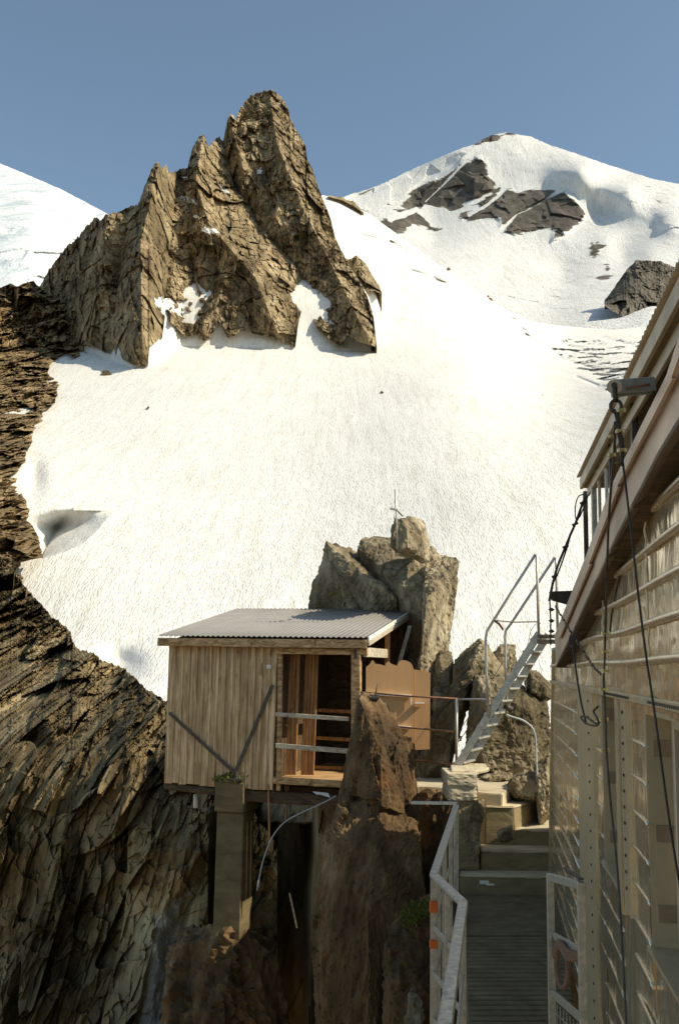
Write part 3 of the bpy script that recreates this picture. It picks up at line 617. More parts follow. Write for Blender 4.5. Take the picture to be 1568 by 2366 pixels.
# mossy rock beside the handrail
block([[V(893, 2190, 9.6), V(905, 2150, 9.7), V(925, 2132, 9.8), V(955, 2110, 9.9), V(992, 2068, 10.1), V(1040, 2060, 10.1), V(885, 2500, 9.0), V(900, 2300, 9.2), V(1080, 2500, 8.9), V(1070, 2120, 9.7), V(940, 2140, 11), V(1070, 2100, 11.4), V(900, 2500, 11), V(1080, 2500, 11)]],
      'mossy_rock', M['near'], .22, (.2, 0, 1), 3.5, .8, .035, 19, label='dark mossy rock beside the foot of the metal handrail', cat='rock')
def tufts(name, pts, n, size, label, cat, mat=M['moss'], spread=.06, up=.5):
    m_ = MB(); rnd = random.Random(5)
    for k in range(n):
        i = rnd.random()*(len(pts)-1); a = int(i); p = pts[a]+(pts[a+1]-pts[a])*(i-a)+Vector([rnd.gauss(0, spread) for _ in range(3)])*1.0
        d = Vector((rnd.uniform(-1, 1), rnd.uniform(-1, 1), rnd.uniform(.1, 1)+up)).normalized()*size*rnd.uniform(.5, 1.3); w = d.orthogonal().normalized()*size*.22
        m_.add([p-w, p+w, p+d*.6+w*.8, p+d, p+d*.6-w*.8], [(0, 1, 2, 3, 4)])
    return tag(m_.build(name, mat), label, cat, None, 'stuff')
tufts('moss_patch', [V(938, 2126, 9.6), V(955, 2112, 9.65), V(972, 2100, 9.75), V(986, 2098, 9.8)], 900, .035, 'bright green moss growing on the rock by the handrail', 'moss', spread=.035)
block([[V(945, 2290, 8.8), V(957, 2265, 8.9), V(970, 2330, 8.7), V(925, 2420, 8.5), V(985, 2430, 8.5), V(950, 2330, 9.4), V(975, 2400, 9.4)]], 'pointed_rock', M['boulder'], .15, (0, 0, 1), 3, .8, .03, 11, label='pale pointed slab at the bottom edge left of the handrail', cat='rock')
# boulders behind the stair
BG = 'boulders behind the steel ladder'
bl = [([(1000, 1530), (1015, 1503), (1040, 1510), (1048, 1560), (1050, 1620), (1040, 1690), (1000, 1680), (993, 1600)], 14.6, 15.6, 'pale lit boulder standing right of the plywood boards'),
      ([(1048, 1540), (1075, 1505), (1108, 1478), (1122, 1500), (1175, 1560), (1180, 1640), (1060, 1640), (1045, 1590)], 14.2, 15.4, 'dark brown boulder with a pointed top behind the ladder handrails'),
      ([(1137, 1512), (1155, 1490), (1188, 1492), (1190, 1530), (1175, 1560), (1140, 1545)], 14.9, 15.6, 'small reddish boulder perched between the two ladder handrails'),
      ([(1098, 1562), (1150, 1562), (1200, 1585), (1262, 1622), (1268, 1700), (1262, 1830), (1100, 1840), (1075, 1760), (1085, 1640)], 13.4, 15.0, 'largest dark boulder filling the space beneath the ladder'),
      ([(1222, 1548), (1240, 1555), (1273, 1590), (1270, 1612), (1248, 1622), (1220, 1600), (1212, 1578)], 13.6, 14.6, 'square dark boulder beside the corner of the metal building'),
      ([(1005, 1640), (1050, 1600), (1110, 1480), (1118, 1490), (1075, 1640), (1030, 1800), (960, 1850), (960, 1780)], 14.0, 15.2, 'long leaning slab crossing behind the plywood boards'),
      ([(1000, 1590), (1040, 1610), (1042, 1650), (1018, 1660), (998, 1640)], 14.3, 15.0, 'white streaked boulder wedged low beside the plywood boards'),
      ([(1180, 1800), (1210, 1782), (1250, 1790), (1258, 1830), (1240, 1850), (1190, 1845), (1172, 1825)], 12.0, 12.8, 'rough boulder set on the platform above the steps'),
      ([(1235, 1770), (1265, 1745), (1275, 1790), (1275, 1880), (1245, 1910), (1238, 1830)], 11.9, 12.8, 'dark boulder squeezed against the foot of the metal wall'),
      ([(1110, 1795), (1145, 1783), (1180, 1786), (1182, 1802), (1120, 1806)], 13.0, 13.6, 'low pale rubble lump at the back of the platform'),
      ([(1146, 1925), (1155, 1918), (1180, 1908), (1186, 1936), (1178, 1944), (1150, 1945)], 11.15, 11.4, 'light chunk of stone lying on the third step')]
for i, (o_, d0, d1, lb) in enumerate(bl):
    ctr = np.array(o_).mean(0); pts = [V(x, y, d0+.25) for x, y in o_] + [V(ctr[0]+(x-ctr[0])*.62, ctr[1]+(y-ctr[1])*.62+4, d0) for x, y in o_] + [V(x, y-3, d1) for x, y in o_]
    block([pts], 'boulder', M['boulder'], .26, (.4, .2, 1), 1.5, .42, .032, 30+i*3, label=lb, group=BG)
# stones melted out on the snow
for i, (x, y, w) in enumerate([(246, 864, 11), (187, 806, 10), (188, 806, 7), (882, 907, 4), (1132, 693, 6), (1127, 685, 3), (343, 1122-180, 3), (1036, 622, 5)][:]):
    if i in (2,): continue
    d = float(Dg(np.array(x*1.), np.array(y*1.)))-2.0
    o_ = [(x-w, y), (x-w*.4, y-w*.8), (x+w*.5, y-w*.6), (x+w, y+w*.1), (x+w*.4, y+w*.5), (x-w*.6, y+w*.6)]
    lbs = ['dark stone sitting alone on the snow below the left buttress', 'dark stone at the snow edge under the rocky peak', '', 'tiny stone on the snow in the middle of the glacier', 'dark stone on the glacier crest below the dome', 'tiny stone beside the dark one on the glacier crest', 'tiny stone low on the left of the glacier', 'small rock standing on the shoulder of the glacier']
    block([hull2(o_, d-.6, d+2, (0, -1))], 'snow_stone', M['ridge'], w*d/2300*.5, (0, 0, 1), 1.2, .9, w*d/2300*.2, 60+i, label=lbs[i], group='stones on the snow')

# ------------------------------------------------------------------ the wooden hut
HA = R(16); a_ = Vector((-math.cos(HA), math.sin(HA), 0)); b_ = Vector((math.sin(HA), math.cos(HA), 0)); zz = Vector((0, 0, 1))
HO = V(846, 1478, 13.4)
def H(x, y, v):                     # sight line meets the hut's plane v metres behind the roof's front edge
    p0 = HO + b_*v; return hit(x, y, np.array(p0), np.array(b_))
def HL(p): q = Vector(p)-HO; return q.dot(a_), q.dot(b_), q.z
def HP(u, v, z): return HO + a_*u + b_*v + zz*z
hut = empty('wooden_hut', HP(1.5, 1.4, -2.2), 'weathered timber hut with a corrugated roof hanging over the cliff', 'hut')
RW, RL, RISE = 3.06, 3.0, .56
# corrugated roof
n = int(RW/.076)*8+1; vs = []; fs = []
for j, v in enumerate((0, RL*.5, RL)):
    for i in range(n):
        u = RW*i/(n-1); vs.append(HP(u, v, .03 + RISE*v/RL + .009*math.cos(2*math.pi*u/.076)))
fs = [tuple(int(q) for q in f) for f in gridfaces(3, n)]
o = link('roof', vs, fs, M['roof'], hut, True); md = o.modifiers.new('thick', 'SOLIDIFY'); md.thickness = .003
def slope(v): return RISE*v/RL
fa = MB(); p, q = HP(-.0, .03, -.055), HP(RW, .03, -.055); fa.bar(p, q, .035, .115, tint=.6); fa.build('fascia_board', M['beamwood'], hut)
for k, (vv, dz) in enumerate(((0, .012), (0, -.052))):   # verge boards on the right end
    m_ = MB(); m_.bar(HP(-.022, .02, dz), HP(-.022, RL-.05, dz+RISE*.98), .024+.01*k, .058, tint=.5); m_.build('verge_board', M['white'] if k == 0 else M['palewood'], hut)
rf = MB()
for u in (.15, 1.0, 1.9, 2.8): rf.bar(HP(u, .08, -.06), HP(u, RL-.1, -.06+RISE*.95), .06, .10)
rf.build('rafter', M['darkwood'], hut)
# cladding: vertical boards with cover strips
VF = .17
TL, BL, TR, BR_ = HL(H(391, 1482, VF)), HL(H(379, 1808, VF)), HL(H(641, 1490, VF)), HL(H(629, 1826, VF))
cl = MB(); npl = 15
for i in range(npl):
    f0, f1 = i/npl, (i+1)/npl
    ut = TR[0]+(TL[0]-TR[0])*(f0+f1)/2; ub = BR_[0]+(BL[0]-BR_[0])*(f0+f1)/2
    w = abs(TL[0]-TR[0])/npl; zb = BR_[2]+(BL[2]-BR_[2])*f0 + random.uniform(-.008, .008)
    cl.bar(HP(ub, VF+.012, zb), HP(ut, VF+.012, -.09), w*.985, .022, up=b_, tint=random.random()*.9, bev=.2)
    ue, uf = BR_[0]+(BL[0]-BR_[0])*f0, TR[0]+(TL[0]-TR[0])*f0
    if i > 0: cl.bar(HP(ue, VF-.010, zb+.004), HP(uf, VF-.010, -.092), w*.36, .022, up=b_, tint=random.random(), bev=.3)
cl.build('wall_cladding', M['clad'], hut)
# left wall, back wall, partition beside the doorway, floor
def quad(m_, pts, th, n_, tint=None): m_.prism(pts, Vector(n_)*th, tint)
m_ = MB(); uL = BL[0]+.0; uR = BR_[0]
m_.hexa([HP(uL-.02, VF+.03, BL[2]), HP(uL-.02, 2.8, BL[2]), HP(uL-.05, 2.8, BL[2]), HP(uL-.05, VF+.03, BL[2]), HP(TL[0]-.02, VF+.03, -.08), HP(TL[0]-.02, 2.8, .42), HP(TL[0]-.05, 2.8, .42), HP(TL[0]-.05, VF+.03, -.08)]); m_.build('side_wall', M['clad'], hut)
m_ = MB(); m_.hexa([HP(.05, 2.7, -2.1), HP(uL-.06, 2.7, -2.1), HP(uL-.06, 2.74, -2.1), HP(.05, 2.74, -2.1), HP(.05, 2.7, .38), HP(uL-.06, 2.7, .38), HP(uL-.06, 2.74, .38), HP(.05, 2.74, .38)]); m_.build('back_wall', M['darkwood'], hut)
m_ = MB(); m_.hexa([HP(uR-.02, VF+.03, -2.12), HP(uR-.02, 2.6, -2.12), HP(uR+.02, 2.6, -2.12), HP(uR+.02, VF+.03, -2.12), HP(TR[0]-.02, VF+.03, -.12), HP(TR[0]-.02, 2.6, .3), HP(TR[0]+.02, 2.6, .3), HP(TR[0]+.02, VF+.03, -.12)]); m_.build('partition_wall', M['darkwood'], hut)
zf = HL(H(700, 1800, VF))[2]
m_ = MB()
for k in range(17): m_.box(HP(1.42, .25+k*.155, zf-.03), 2.95, .147, .035, a_, b_, zz)
m_.build('floor_boards', M['beamwood'], hut)
m_ = MB(); m_.bar(H(382, 1815, VF+.06), H(500, 1828, VF+.06), .12, .09, tint=.1); m_.bar(H(560, 1836, VF+.10), H(800, 1850, VF+.10), .12, .16, tint=.2); m_.bar(H(600, 1818, .9), H(830, 1835, .9), .12, .12, tint=.0)
m_.build('floor_joist', M['darkwood'], hut)
m_ = MB(); m_.bar(H(630, 1802, VF-.02), H(788, 1811, VF-.02), .09, .085, tint=.3); m_.build('sill_beam', M['beamwood'], hut)
m_ = MB(); m_.bar(H(639, 1503, VF), H(850, 1506, VF), .07, .085, tint=.9); m_.build('header_beam', M['beamwood'], hut)
m_ = MB(); m_.bar(H(823, 1832, VF), H(823, 1508, VF), .085, .13, up=a_, tint=.5); m_.build('corner_post', M['beamwood'], hut)
m_ = MB(); m_.bar(H(820, 1522, VF-.055), H(820, 1492, VF-.055), .03, .008, up=b_); m_.box(H(820, 1492, VF-.06), .05, .01, .03, a_, b_, zz); m_.build('metal_strap', M['iron'], hut)
m_ = MB(); m_.bar(H(644, 1826, VF+.02), H(648, 1500, VF+.02), .06, .06, up=b_, tint=.2); m_.build('door_jamb', M['beamwood'], hut)
for (x0, y0, x1, y1, hh, vv) in ((637, 1650, 806, 1661, .055, VF-.03), (637, 1722, 806, 1735, .065, VF-.03)):
    m_ = MB(); m_.bar(H(x0, y0, vv), H(x1, y1, vv), .028, hh, tint=random.random()); m_.build('front_rail', M['palewood'], hut)
for (x0, y0, x1, y1) in ((735, 1640, 830, 1645), (731, 1704, 830, 1710), (725, 1772, 830, 1776)):
    m_ = MB(); m_.bar(H(x0, y0, 1.5), H(x1, y1, 1.5), .06, .05, tint=.5); m_.build('inner_rail', M['doorwood'], hut)
for (xt, xb, wt, yt, yb, vv) in ((681, 672, 25, 1511, 1790, .42), (721, 710, 31, 1508, 1790, .55)):
    m_ = MB(); nb = 3 if wt < 30 else 4
    for k in range(nb):
        o0 = (k-(nb-1)/2)*wt/nb; m_.bar(H(xb+o0, yb, vv), H(xt+o0, yt, vv), wt/nb/2300*13.8*.96, .022, up=b_, tint=random.random(), bev=.25)
    d = m_.build('plank_door', M['doorwood'], hut)
    if wt < 30:
        h_ = MB(); h_.tube([H(671, 1646, vv-.01), H(671, 1637, vv-.04), H(676, 1635, vv-.04), H(676, 1644, vv-.01)], .004); h_.build('handle', M['iron'], d)
# right end: tie beam, stud, diagonal
m_ = MB(); m_.bar(HP(.06, VF, -.16), HP(.06, 1.55, -.16), .05, .13, tint=.9); m_.build('tie_beam', M['palewood'], hut)
m_ = MB(); m_.bar(HP(.05, 1.45, -1.6), HP(.05, 1.45, .22), .07, .07, up=a_, tint=.9); m_.build('stud', M['doorwood'], hut)
m_ = MB(); m_.bar(H(921, 1537, 1.9), H(947, 1446, 2.1), .04, .06, up=a_, tint=.9); m_.build('diagonal_strut', M['palewood'], hut)
m_ = MB(); m_.bar(HP(.10, 2.62, -2.1), HP(.10, 2.62, .4), .09, .09, up=a_, tint=.2); m_.build('rear_post', M['darkwood'], hut)
# steel braces across the cladding
for (x0, y0, x1, y1) in ((391, 1646, 541, 1784), (630, 1582, 543, 1784)):
    m_ = MB(); m_.bar(H(x0, y0, VF-.04), H(x1, y1, VF-.04), .012, .045, up=zz, tint=.4); m_.build('steel_brace', M['iron'], hut)
m_ = MB(); m_.box(H(621, 1540, VF-.05), .06, .03, .055, a_, b_, zz); m_.build('lamp_box', M['white'], hut)
m_ = MB(); m_.tube([H(546, 1784, VF-.06), H(546, 1800, VF-.06)], .03, 10); m_.box(H(544, 1800, VF-.05), .22, .1, .03, a_, b_, zz); m_.build('brace_foot', M['iron'], hut)

# concrete pier carrying it
pier = empty('concrete_pier', H(530, 2200, .4), 'square concrete pier standing under the timber hut', 'pier')
m_ = MB(); pa, pb = H(494, 1806, VF-.04), H(536, 1806, VF-.04)
c = (H(494, 1806, VF-.04)+H(567, 1808, VF-.04))/2 + b_*.25; c.z = (H(530, 1806, VF).z+H(530, 1876, VF).z)/2
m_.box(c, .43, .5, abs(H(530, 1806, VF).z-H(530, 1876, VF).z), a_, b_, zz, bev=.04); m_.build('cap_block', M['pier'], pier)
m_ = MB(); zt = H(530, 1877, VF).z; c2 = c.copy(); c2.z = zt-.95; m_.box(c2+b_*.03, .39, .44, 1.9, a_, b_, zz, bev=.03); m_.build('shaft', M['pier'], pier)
block([[V(405, 2210, 14.6), V(450, 2170, 14.9), V(500, 2140, 14.4), V(545, 2150, 14.1), V(600, 2190, 14.6), V(640, 2230, 14.6), V(380, 2300, 14.5), V(350, 2520, 14.2), V(660, 2520, 14), V(520, 2300, 13.6), V(520, 2520, 13.2), V(420, 2150, 17), V(600, 2170, 17), V(400, 2520, 17), V(660, 2520, 17)]], 'rock_shelf', M['near'], .5, (-.2, 0, 1), 4, .8, .06, 51, kind='structure', cat=None)
tufts('weed_clump', [H(502, 1802, VF), H(520, 1796, VF), H(545, 1796, VF), H(562, 1801, VF)], 350, .05, 'small dark weeds on top of the concrete pier', 'weeds', spread=.03)
mb = MB(); mb.tube([H(453, 1834, .5), H(453, 1866, .5)], .036, 12); tag(mb.build('drain_pipe', M['white'], None, True), 'short white drain pipe poking out under the hut floor', 'pipe')
mb = MB(); mb.bar(H(620, 1812, VF), H(623, 1966, VF), .022, .022, up=b_); tag(mb.build('wooden_stake', M['doorwood']), 'longer wooden stake hanging under the hut, near the pier', 'stake', 'stakes hanging under the hut')
mb = MB(); mb.bar(H(663, 1816, VF+.1), H(660, 1894, VF+.1), .024, .024, up=b_); tag(mb.build('wooden_stake', M['doorwood']), 'shorter wooden stake hanging under the doorway sill', 'stake', 'stakes hanging under the hut')
mb = MB(); mb.bar(V(669, 2063, 14.6), V(686, 2143, 14.2), .02, .02, tint=.9); tag(mb.build('loose_stick', M['clad']), 'loose pale stick leaning in the dark gully below the hut', 'stick')
mb = MB(); hp = [(776, 1838), (759, 1848), (730, 1862), (699, 1876), (668, 1892), (650, 1906), (634, 1926), (622, 1948), (606, 1995), (598, 2035), (594, 2057)]
mb.tube([V(x, y, 12.9+.02*i) for i, (x, y) in enumerate(hp)], .009, 8, 4)
hs = mb.build('hanging_hose', M['hose'], None, True); tag(hs, 'grey hose curving down below the hut into the gully', 'hose')
mb = MB(); mb.tube([V(598, 2033, 13.08), V(596, 2048, 13.1)], .014, 8); o = mb.build('nozzle', M['white'], hs)
mb = MB(); mb.add([H(722, 1828, VF-.02), H(758, 1832, VF-.02), H(762, 1842, VF-.05), H(742, 1836, VF-.05), H(730, 1834, VF-.05)], [(0, 1, 2, 3, 4)]); mb.prism([H(722, 1828, VF-.03), H(758, 1832, VF-.03), H(762, 1843, VF-.05), H(750, 1836, VF-.05), H(730, 1835, VF-.05)], b_*.015); tag(mb.build('splintered_board', M['white']), 'small pale splintered board end under the doorway sill', 'board')

# mast on top of the outcrop
mb = MB(); mb.tube([V(912, 1130, 14.7), V(915, 1190, 14.7), V(917, 1268, 14.7)], .013, 8)
mast = empty('antenna_mast', V(917, 1266, 14.7), 'thin bent metal mast on top of the rock outcrop', 'mast'); mb.build('rod', M['galv'], mast, True)
mb = MB(); mb.bar(V(900, 1174, 14.7), V(918, 1178, 14.7), .05, .03); mb.bar(V(916, 1178, 14.7), V(930, 1192, 15), .03, .015); mb.build('cross_piece', M['galv'], mast)

# ------------------------------------------------------------------ plywood boards and pipe rails
scr = empty('plywood_screen', V(915, 1730, 13.2), 'tan plywood boards with a wavy cut top edge beside the hut', 'screen')
z3 = lambda l: [(576.7+a*.2943, 1422.6+b*.2943) for a, b in l]
def Q(x, y, v=0): n_ = Vector((.10, 1, 0)).normalized(); return hit(x, y, np.array(V(900, 1600, 13.35)+n_*v), np.array(n_))
o1 = z3([(912, 402), (940, 380), (958, 350), (968, 347), (985, 375), (1025, 380), (1060, 392), (1075, 365), (1090, 357), (1110, 375), (1155, 392), (1172, 362), (1192, 346), (1225, 350), (1258, 364), (1276, 388), (1286, 418), (1290, 1000), (910, 1000)])
o2 = z3([(1288, 420), (1330, 426), (1370, 427), (1395, 438), (1417, 447), (1412, 1046), (1298, 1052), (1292, 1000)])
m_ = MB(); m_.prism([Q(x, y) for x, y in o1], (0, .015, 0), .4); m_.build('board', M['ply'], scr)
m_ = MB(); m_.prism([Q(x, y, .018) for x, y in o2], (0, .015, 0), .6); m_.build('board', M['ply'], scr)
for (x0, y0, x1, y1) in ((840, 1601, 950, 1608), (900, 1677, 949, 1681)):
    m_ = MB(); m_.bar(Q(x0, y0, -.03), Q(x1, y1, -.03), .045, .032); m_.build('batten', M['white'], scr)
m_ = MB(); m_.bar(Q(958, 1624, -.03), Q(980, 1624, -.03), .07, .012); m_.bar(Q(949, 1612, -.03), Q(949, 1628, -.03), .01, .02, up=Vector((0, 1, 0))); m_.build('shelf_bracket', M['white'], scr)
rl = empty('pipe_railing', V(1052, 1790, 12.6), 'rusty pipe railing between the hut and the steel ladder', 'railing')
for k, pp in enumerate(([(832, 1599), (948, 1608), (1056, 1614)], [(905, 1677), (948, 1681), (1052, 1690)], [(955, 1756), (1049, 1766)])):
    m_ = MB(); m_.tube([V(x, y, 13.15-.45*(x-832)/220) for x, y in pp], .012, 8); m_.build('rail_pipe', M['rust'], rl, True)
m_ = MB(); m_.tube([V(1054, 1614, 12.7), V(1054, 1792, 12.7)], .018, 8); m_.build('rail_post', M['galv'], rl, True)
m_ = MB(); m_.tube([V(1054, 1615, 12.7), V(1098, 1615, 12.6), V(1128, 1616, 12.3)], .012, 8); m_.build('top_pipe', M['galv'], rl, True)
# little weather sensor on the rock pillar
sen = empty('weather_sensor', V(866, 1620, 12.0), 'small black sensor box with a spike on the rock pillar', 'sensor')
m_ = MB(); m_.box(V(867, 1612, 12.0), .09, .06, .035); m_.box(V(864, 1606, 12.0), .12, .03, .012); m_.build('sensor_box', M['rubber'], sen)
m_ = MB(); m_.tube([V(867, 1610, 12.0), V(869, 1592, 12.0), V(871, 1578, 12.0)], [.010, .007, .002], 6); m_.build('spike', M['rubber'], sen)

# ------------------------------------------------------------------ concrete steps, platform, walkway
def slab(name, mat, top, z0, z1, parent=None, label=None, cat=None, kind=None, jit=.006, group=None, tread=False):
    """top: plan outline [(x, y)] in metres"""
    bm = bmesh.new(); vs = [bm.verts.new((x, y, z1)) for x, y in top]; f = bm.faces.new(vs)
    r = bmesh.ops.extrude_face_region(bm, geom=[f])
    for v in [g for g in r['geom'] if isinstance(g, bmesh.types.BMVert)]: v.co.z = z0
    bmesh.ops.recalc_face_normals(bm, faces=bm.faces)
    bmesh.ops.bevel(bm, geom=list(bm.edges), offset=.012, segments=2, affect='EDGES')
    for it in range(4):
        es = [e for e in bm.edges if e.calc_length() > .09]
        if not es: break
        bmesh.ops.subdivide_edges(bm, edges=es, cuts=1)
    bmesh.ops.triangulate(bm, faces=bm.faces)
    pv = np.array([v.co[:] for v in bm.verts]); pv = pv + jit*np.stack([fbm(pv*6+k*7, 3, k) for k in range(3)], -1)
    bm.verts.index_update(); fs = [[v.index for v in f.verts] for f in bm.faces]; bm.free()
    o = link(name, pv, fs, mat, parent); tag(o, label, cat, group, kind)
    if tread: slab('tread', M['conc'], [(x, y-.012) for x, y in top], z1-.022, z1+.006, parent=o, jit=.003)  # thin paler cap: sunlight on the step tops put into the colour
    return o
def pl(x, y, z):  # plan point: sight line meets height z
    p = hit(x, y, np.array([0, 0, z]), np.array([0, 0, 1.])); return (p.x, p.y)
ZD = -2.40
hs = 'concrete steps up to the hut platform'
sx = [(1062, 2063), (1290, 2066)]
z1 = -2.21; A0, B0 = pl(1062, 2022, z1), pl(1300, 2026, z1)
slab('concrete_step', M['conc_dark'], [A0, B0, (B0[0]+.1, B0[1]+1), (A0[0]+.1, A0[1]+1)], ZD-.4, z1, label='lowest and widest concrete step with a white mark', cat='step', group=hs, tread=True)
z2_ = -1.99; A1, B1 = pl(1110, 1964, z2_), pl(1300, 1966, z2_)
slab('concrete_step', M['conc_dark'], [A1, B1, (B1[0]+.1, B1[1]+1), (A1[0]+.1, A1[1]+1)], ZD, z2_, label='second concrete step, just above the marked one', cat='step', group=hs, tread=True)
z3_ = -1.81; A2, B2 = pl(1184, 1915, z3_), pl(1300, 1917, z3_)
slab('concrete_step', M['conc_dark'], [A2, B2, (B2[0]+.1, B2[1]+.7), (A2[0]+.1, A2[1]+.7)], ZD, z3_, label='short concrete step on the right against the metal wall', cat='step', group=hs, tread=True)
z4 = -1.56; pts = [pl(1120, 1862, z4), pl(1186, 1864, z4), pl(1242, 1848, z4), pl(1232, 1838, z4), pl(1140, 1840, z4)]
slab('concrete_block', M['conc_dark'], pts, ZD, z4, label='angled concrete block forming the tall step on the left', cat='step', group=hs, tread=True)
z5 = -1.42; pts = [pl(1100, 1830, z5), pl(1160, 1834, z5), pl(1196, 1812, z5), pl(1210, 1795, z5), pl(1100, 1790, z5)]
slab('upper_platform', M['conc'], pts, -2.4, z5, label='sunlit concrete platform at the top of the steps', cat='platform')
z6 = -1.50; pts = [pl(955, 1816, z6), pl(1045, 1820, z6), pl(1110, 1798, z6), pl(1060, 1784, z6), pl(950, 1786, z6)]
slab('hut_landing', M['conc'], pts, -1.75, z6, label='flat concrete landing slab between the hut and the ladder', cat='platform')
block([[V(950, 1822, 13.1), V(1045, 1826, 12.7), V(955, 1830, 12.9), V(1042, 1835, 12.5), V(940, 2000, 12.6), V(1050, 2020, 12.2), V(940, 2500, 12), V(1060, 2500, 11.7), V(950, 1826, 14.5), V(1100, 1826, 14.2), V(940, 2500, 14.5), V(1100, 2500, 14)]],
      'landing_rock', M['near'], .3, (0, 0, 1), 5, .6, .05, 71, label='dark rock face dropping below the landing slab beside the hut', cat='rock')
# stacked masonry pillar
pilr = empty('masonry_pillar', V(1070, 2005, 11.3), 'stacked stone and concrete pillar at the foot of the ladder', 'pillar')
def pblk(px, y0, y1, d, dep, name, mat, s):
    c = (V(px[0], y0, d)+V(px[1], y1, d))/2; w = (px[1]-px[0])/2300*d; h = V(px[0], y0, d).z-V(px[0], y1, d).z
    pts = []
    for a in (-1, 1):
        for b in (0, 1):
            for e in (-1, 1): pts.append(c+Vector((a*w/2, b*dep, e*h/2)))
    block([pts], name, mat, .12, (1, 0, 0), 2, .30, .03, s, parent=pilr)
pblk((1034, 1102), 1788, 1815, 11.4, .7, 'cap_stone', M['conc'], 3)
pblk((1036, 1100), 1812, 1850, 11.42, .6, 'course', M['conc'], 5)
pblk((1052, 1104), 1846, 2010, 11.45, .5, 'shaft', M['conc_dark'], 6)
block([[V(1095, 1850, 11.3), V(1115, 1845, 11.6), V(1118, 1870, 11.4), V(1108, 1960, 11.3), V(1095, 2000, 11.3), V(1085, 1900, 11.4), V(1100, 1880, 11.9)]], 'rough_edge', M['boulder'], .15, (0, 0, 1), 3, .6, .03, 66, parent=pilr)
pts = [V(1040, 1776, 11.9), V(1060, 1770, 12.3), V(1120, 1772, 12.3), V(1130, 1782, 11.9), V(1100, 1790, 11.6), V(1042, 1788, 11.6)]
block([[p for p in pts]+[p+Vector((0, 0, .04)) for p in pts]], 'flat_stone', M['conc'], .1, (1, 0, 0), 2, .25, .03, 9, label='flat pale stone under the foot of the steel ladder', cat='stone')
# walkway deck
wk = empty('walkway', (1.2, 7, ZD-.3), 'dark planked walkway between the handrail and the metal wall', 'walkway')
def lp(a, b, t): return a+(b-a)*t
Lf, Rf = Vector((*pl(1064, 2063, ZD), ZD)), Vector((*pl(1300, 2066, ZD), ZD)); Ln, Rn = Vector((*pl(1082, 2440, ZD), ZD)), Vector((*pl(1330, 2440, ZD), ZD))
Lm, Rm = Vector((*pl(1072, 2160, ZD), ZD)), Vector((*pl(1310, 2160, ZD), ZD))
m_ = MB(); e_ = Vector((0, 0, -.12)); m_.hexa([Lm+e_, Rm+e_, Rf+e_, Lf+e_, Lm, Rm, Rf, Lf]); m_.build('concrete_deck', M['deck'], wk)
m_ = MB(); npk = 26
for k in range(npk):
    t = (k+.5)/npk; a, b = lp(Lm, Ln, t), lp(Rm, Rn, t); m_.bar(a+Vector((0, 0, -.025)), b+Vector((0, 0, -.025)), (Lm-Ln).length/npk*.80, .03, bev=.2)
m_.build('planks', M['deck'], wk)
m_ = MB()
for L_, R_ in ((.05, .05),): m_.bar(lp(Lm, Rm, .08)+Vector((0, 0, -.09)), lp(Ln, Rn, .08)+Vector((0, 0, -.09)), .06, .08); m_.bar(lp(Lm, Rm, .7)+Vector((0, 0, -.09)), lp(Ln, Rn, .7)+Vector((0, 0, -.09)), .06, .08)
m_.build('bearer', M['iron'], wk)
m_ = MB(); zl = ZD-.28
for k in range(34):
    yy = Ln.y+.1-k*.14; xl = .86+(yy-6.6)*.12; m_.bar((xl, yy, zl), (xl+.95, yy, zl), .012, .03)
for k in range(14):
    xx = .1+k*.075; m_.bar((.80+xx, Ln.y+.12, zl-.005), (.22+xx, 2.0, zl-.005), .010, .026)
m_.build('grating', M['iron'], wk)
mb = MB(); q = V(1117, 2037, 10.6); mb.box(q+Vector((0, -.02, 0)), .09, .004, .035, bev=.3); mb.box(q+Vector((.06, -.022, -.02)), .08, .004, .018, bev=.3); tag(mb.build('paint_mark', M['white']), 'white paint mark on the front of the lowest step', 'mark')

# ------------------------------------------------------------------ handrail on the left of the walkway
hr = empty('handrail', V(1010, 2300, 6.2), 'galvanised flat bar handrail along the left of the walkway', 'handrail')
hA, hB, hC, hE = V(1053, 1862, 10.1), V(1002, 2022, 6.75), V(1069, 2086, 6.0), V(1020, 2420, 3.75)
for p, q in ((hA, hB), (hB, hC), (hC, hE)):
    m_ = MB(); m_.bar(p, q, .058, .028, bev=.2); m_.build('top_rail', M['galv'], hr)
dn = Vector((0, 0, -1))
m_ = MB(); m_.bar(V(1030, 1860, 10.4)+Vector((-.35, 0, .02)), hA+Vector((.02, .05, .02)), .05, .03); m_.build('end_plate', M['galv'], hr)
for p, L, w in ((hA, 1.05, .05), (lp(hA, hB, .33), 1.1, .035), (lp(hA, hB, .62), 1.1, .035), (hB, 1.15, .045), (lp(hB, hC, .5), 1.15, .035), (hC+Vector((0, .02, 0)), 1.15, .04), (lp(hA, hB, .85), 1.1, .035)):
    m_ = MB(); m_.bar(p+dn*.015, p+dn*L, w, .02, up=Vector((0, 1, 0))); m_.build('post', M['galv'], hr)
for z in (.32, .60, .88):
    m_ = MB(); m_.bar(hB+dn*z, hC+dn*z, .012, .035); m_.build('mid_rail', M['galv'], hr)
for z in (.33, .66):
    m_ = MB(); m_.bar(hA+dn*z, hB+dn*z, .012, .03); m_.build('mid_rail', M['galv'], hr)
for z in (.40, .85):
    m_ = MB(); m_.bar(hC+dn*z, hE+dn*z, .012, .03); m_.build('mid_rail', M['galv'], hr)
for (y0, y1) in ((2081, 2108), (2172, 2190)):
    m_ = MB(); m_.box((V(1001, y0, 6.73)+V(1001, y1, 6.73))/2, .052, .036, abs(V(1001, y0, 6.73).z-V(1001, y1, 6.73).z)); m_.build('orange_tape', M['orange'], hr)

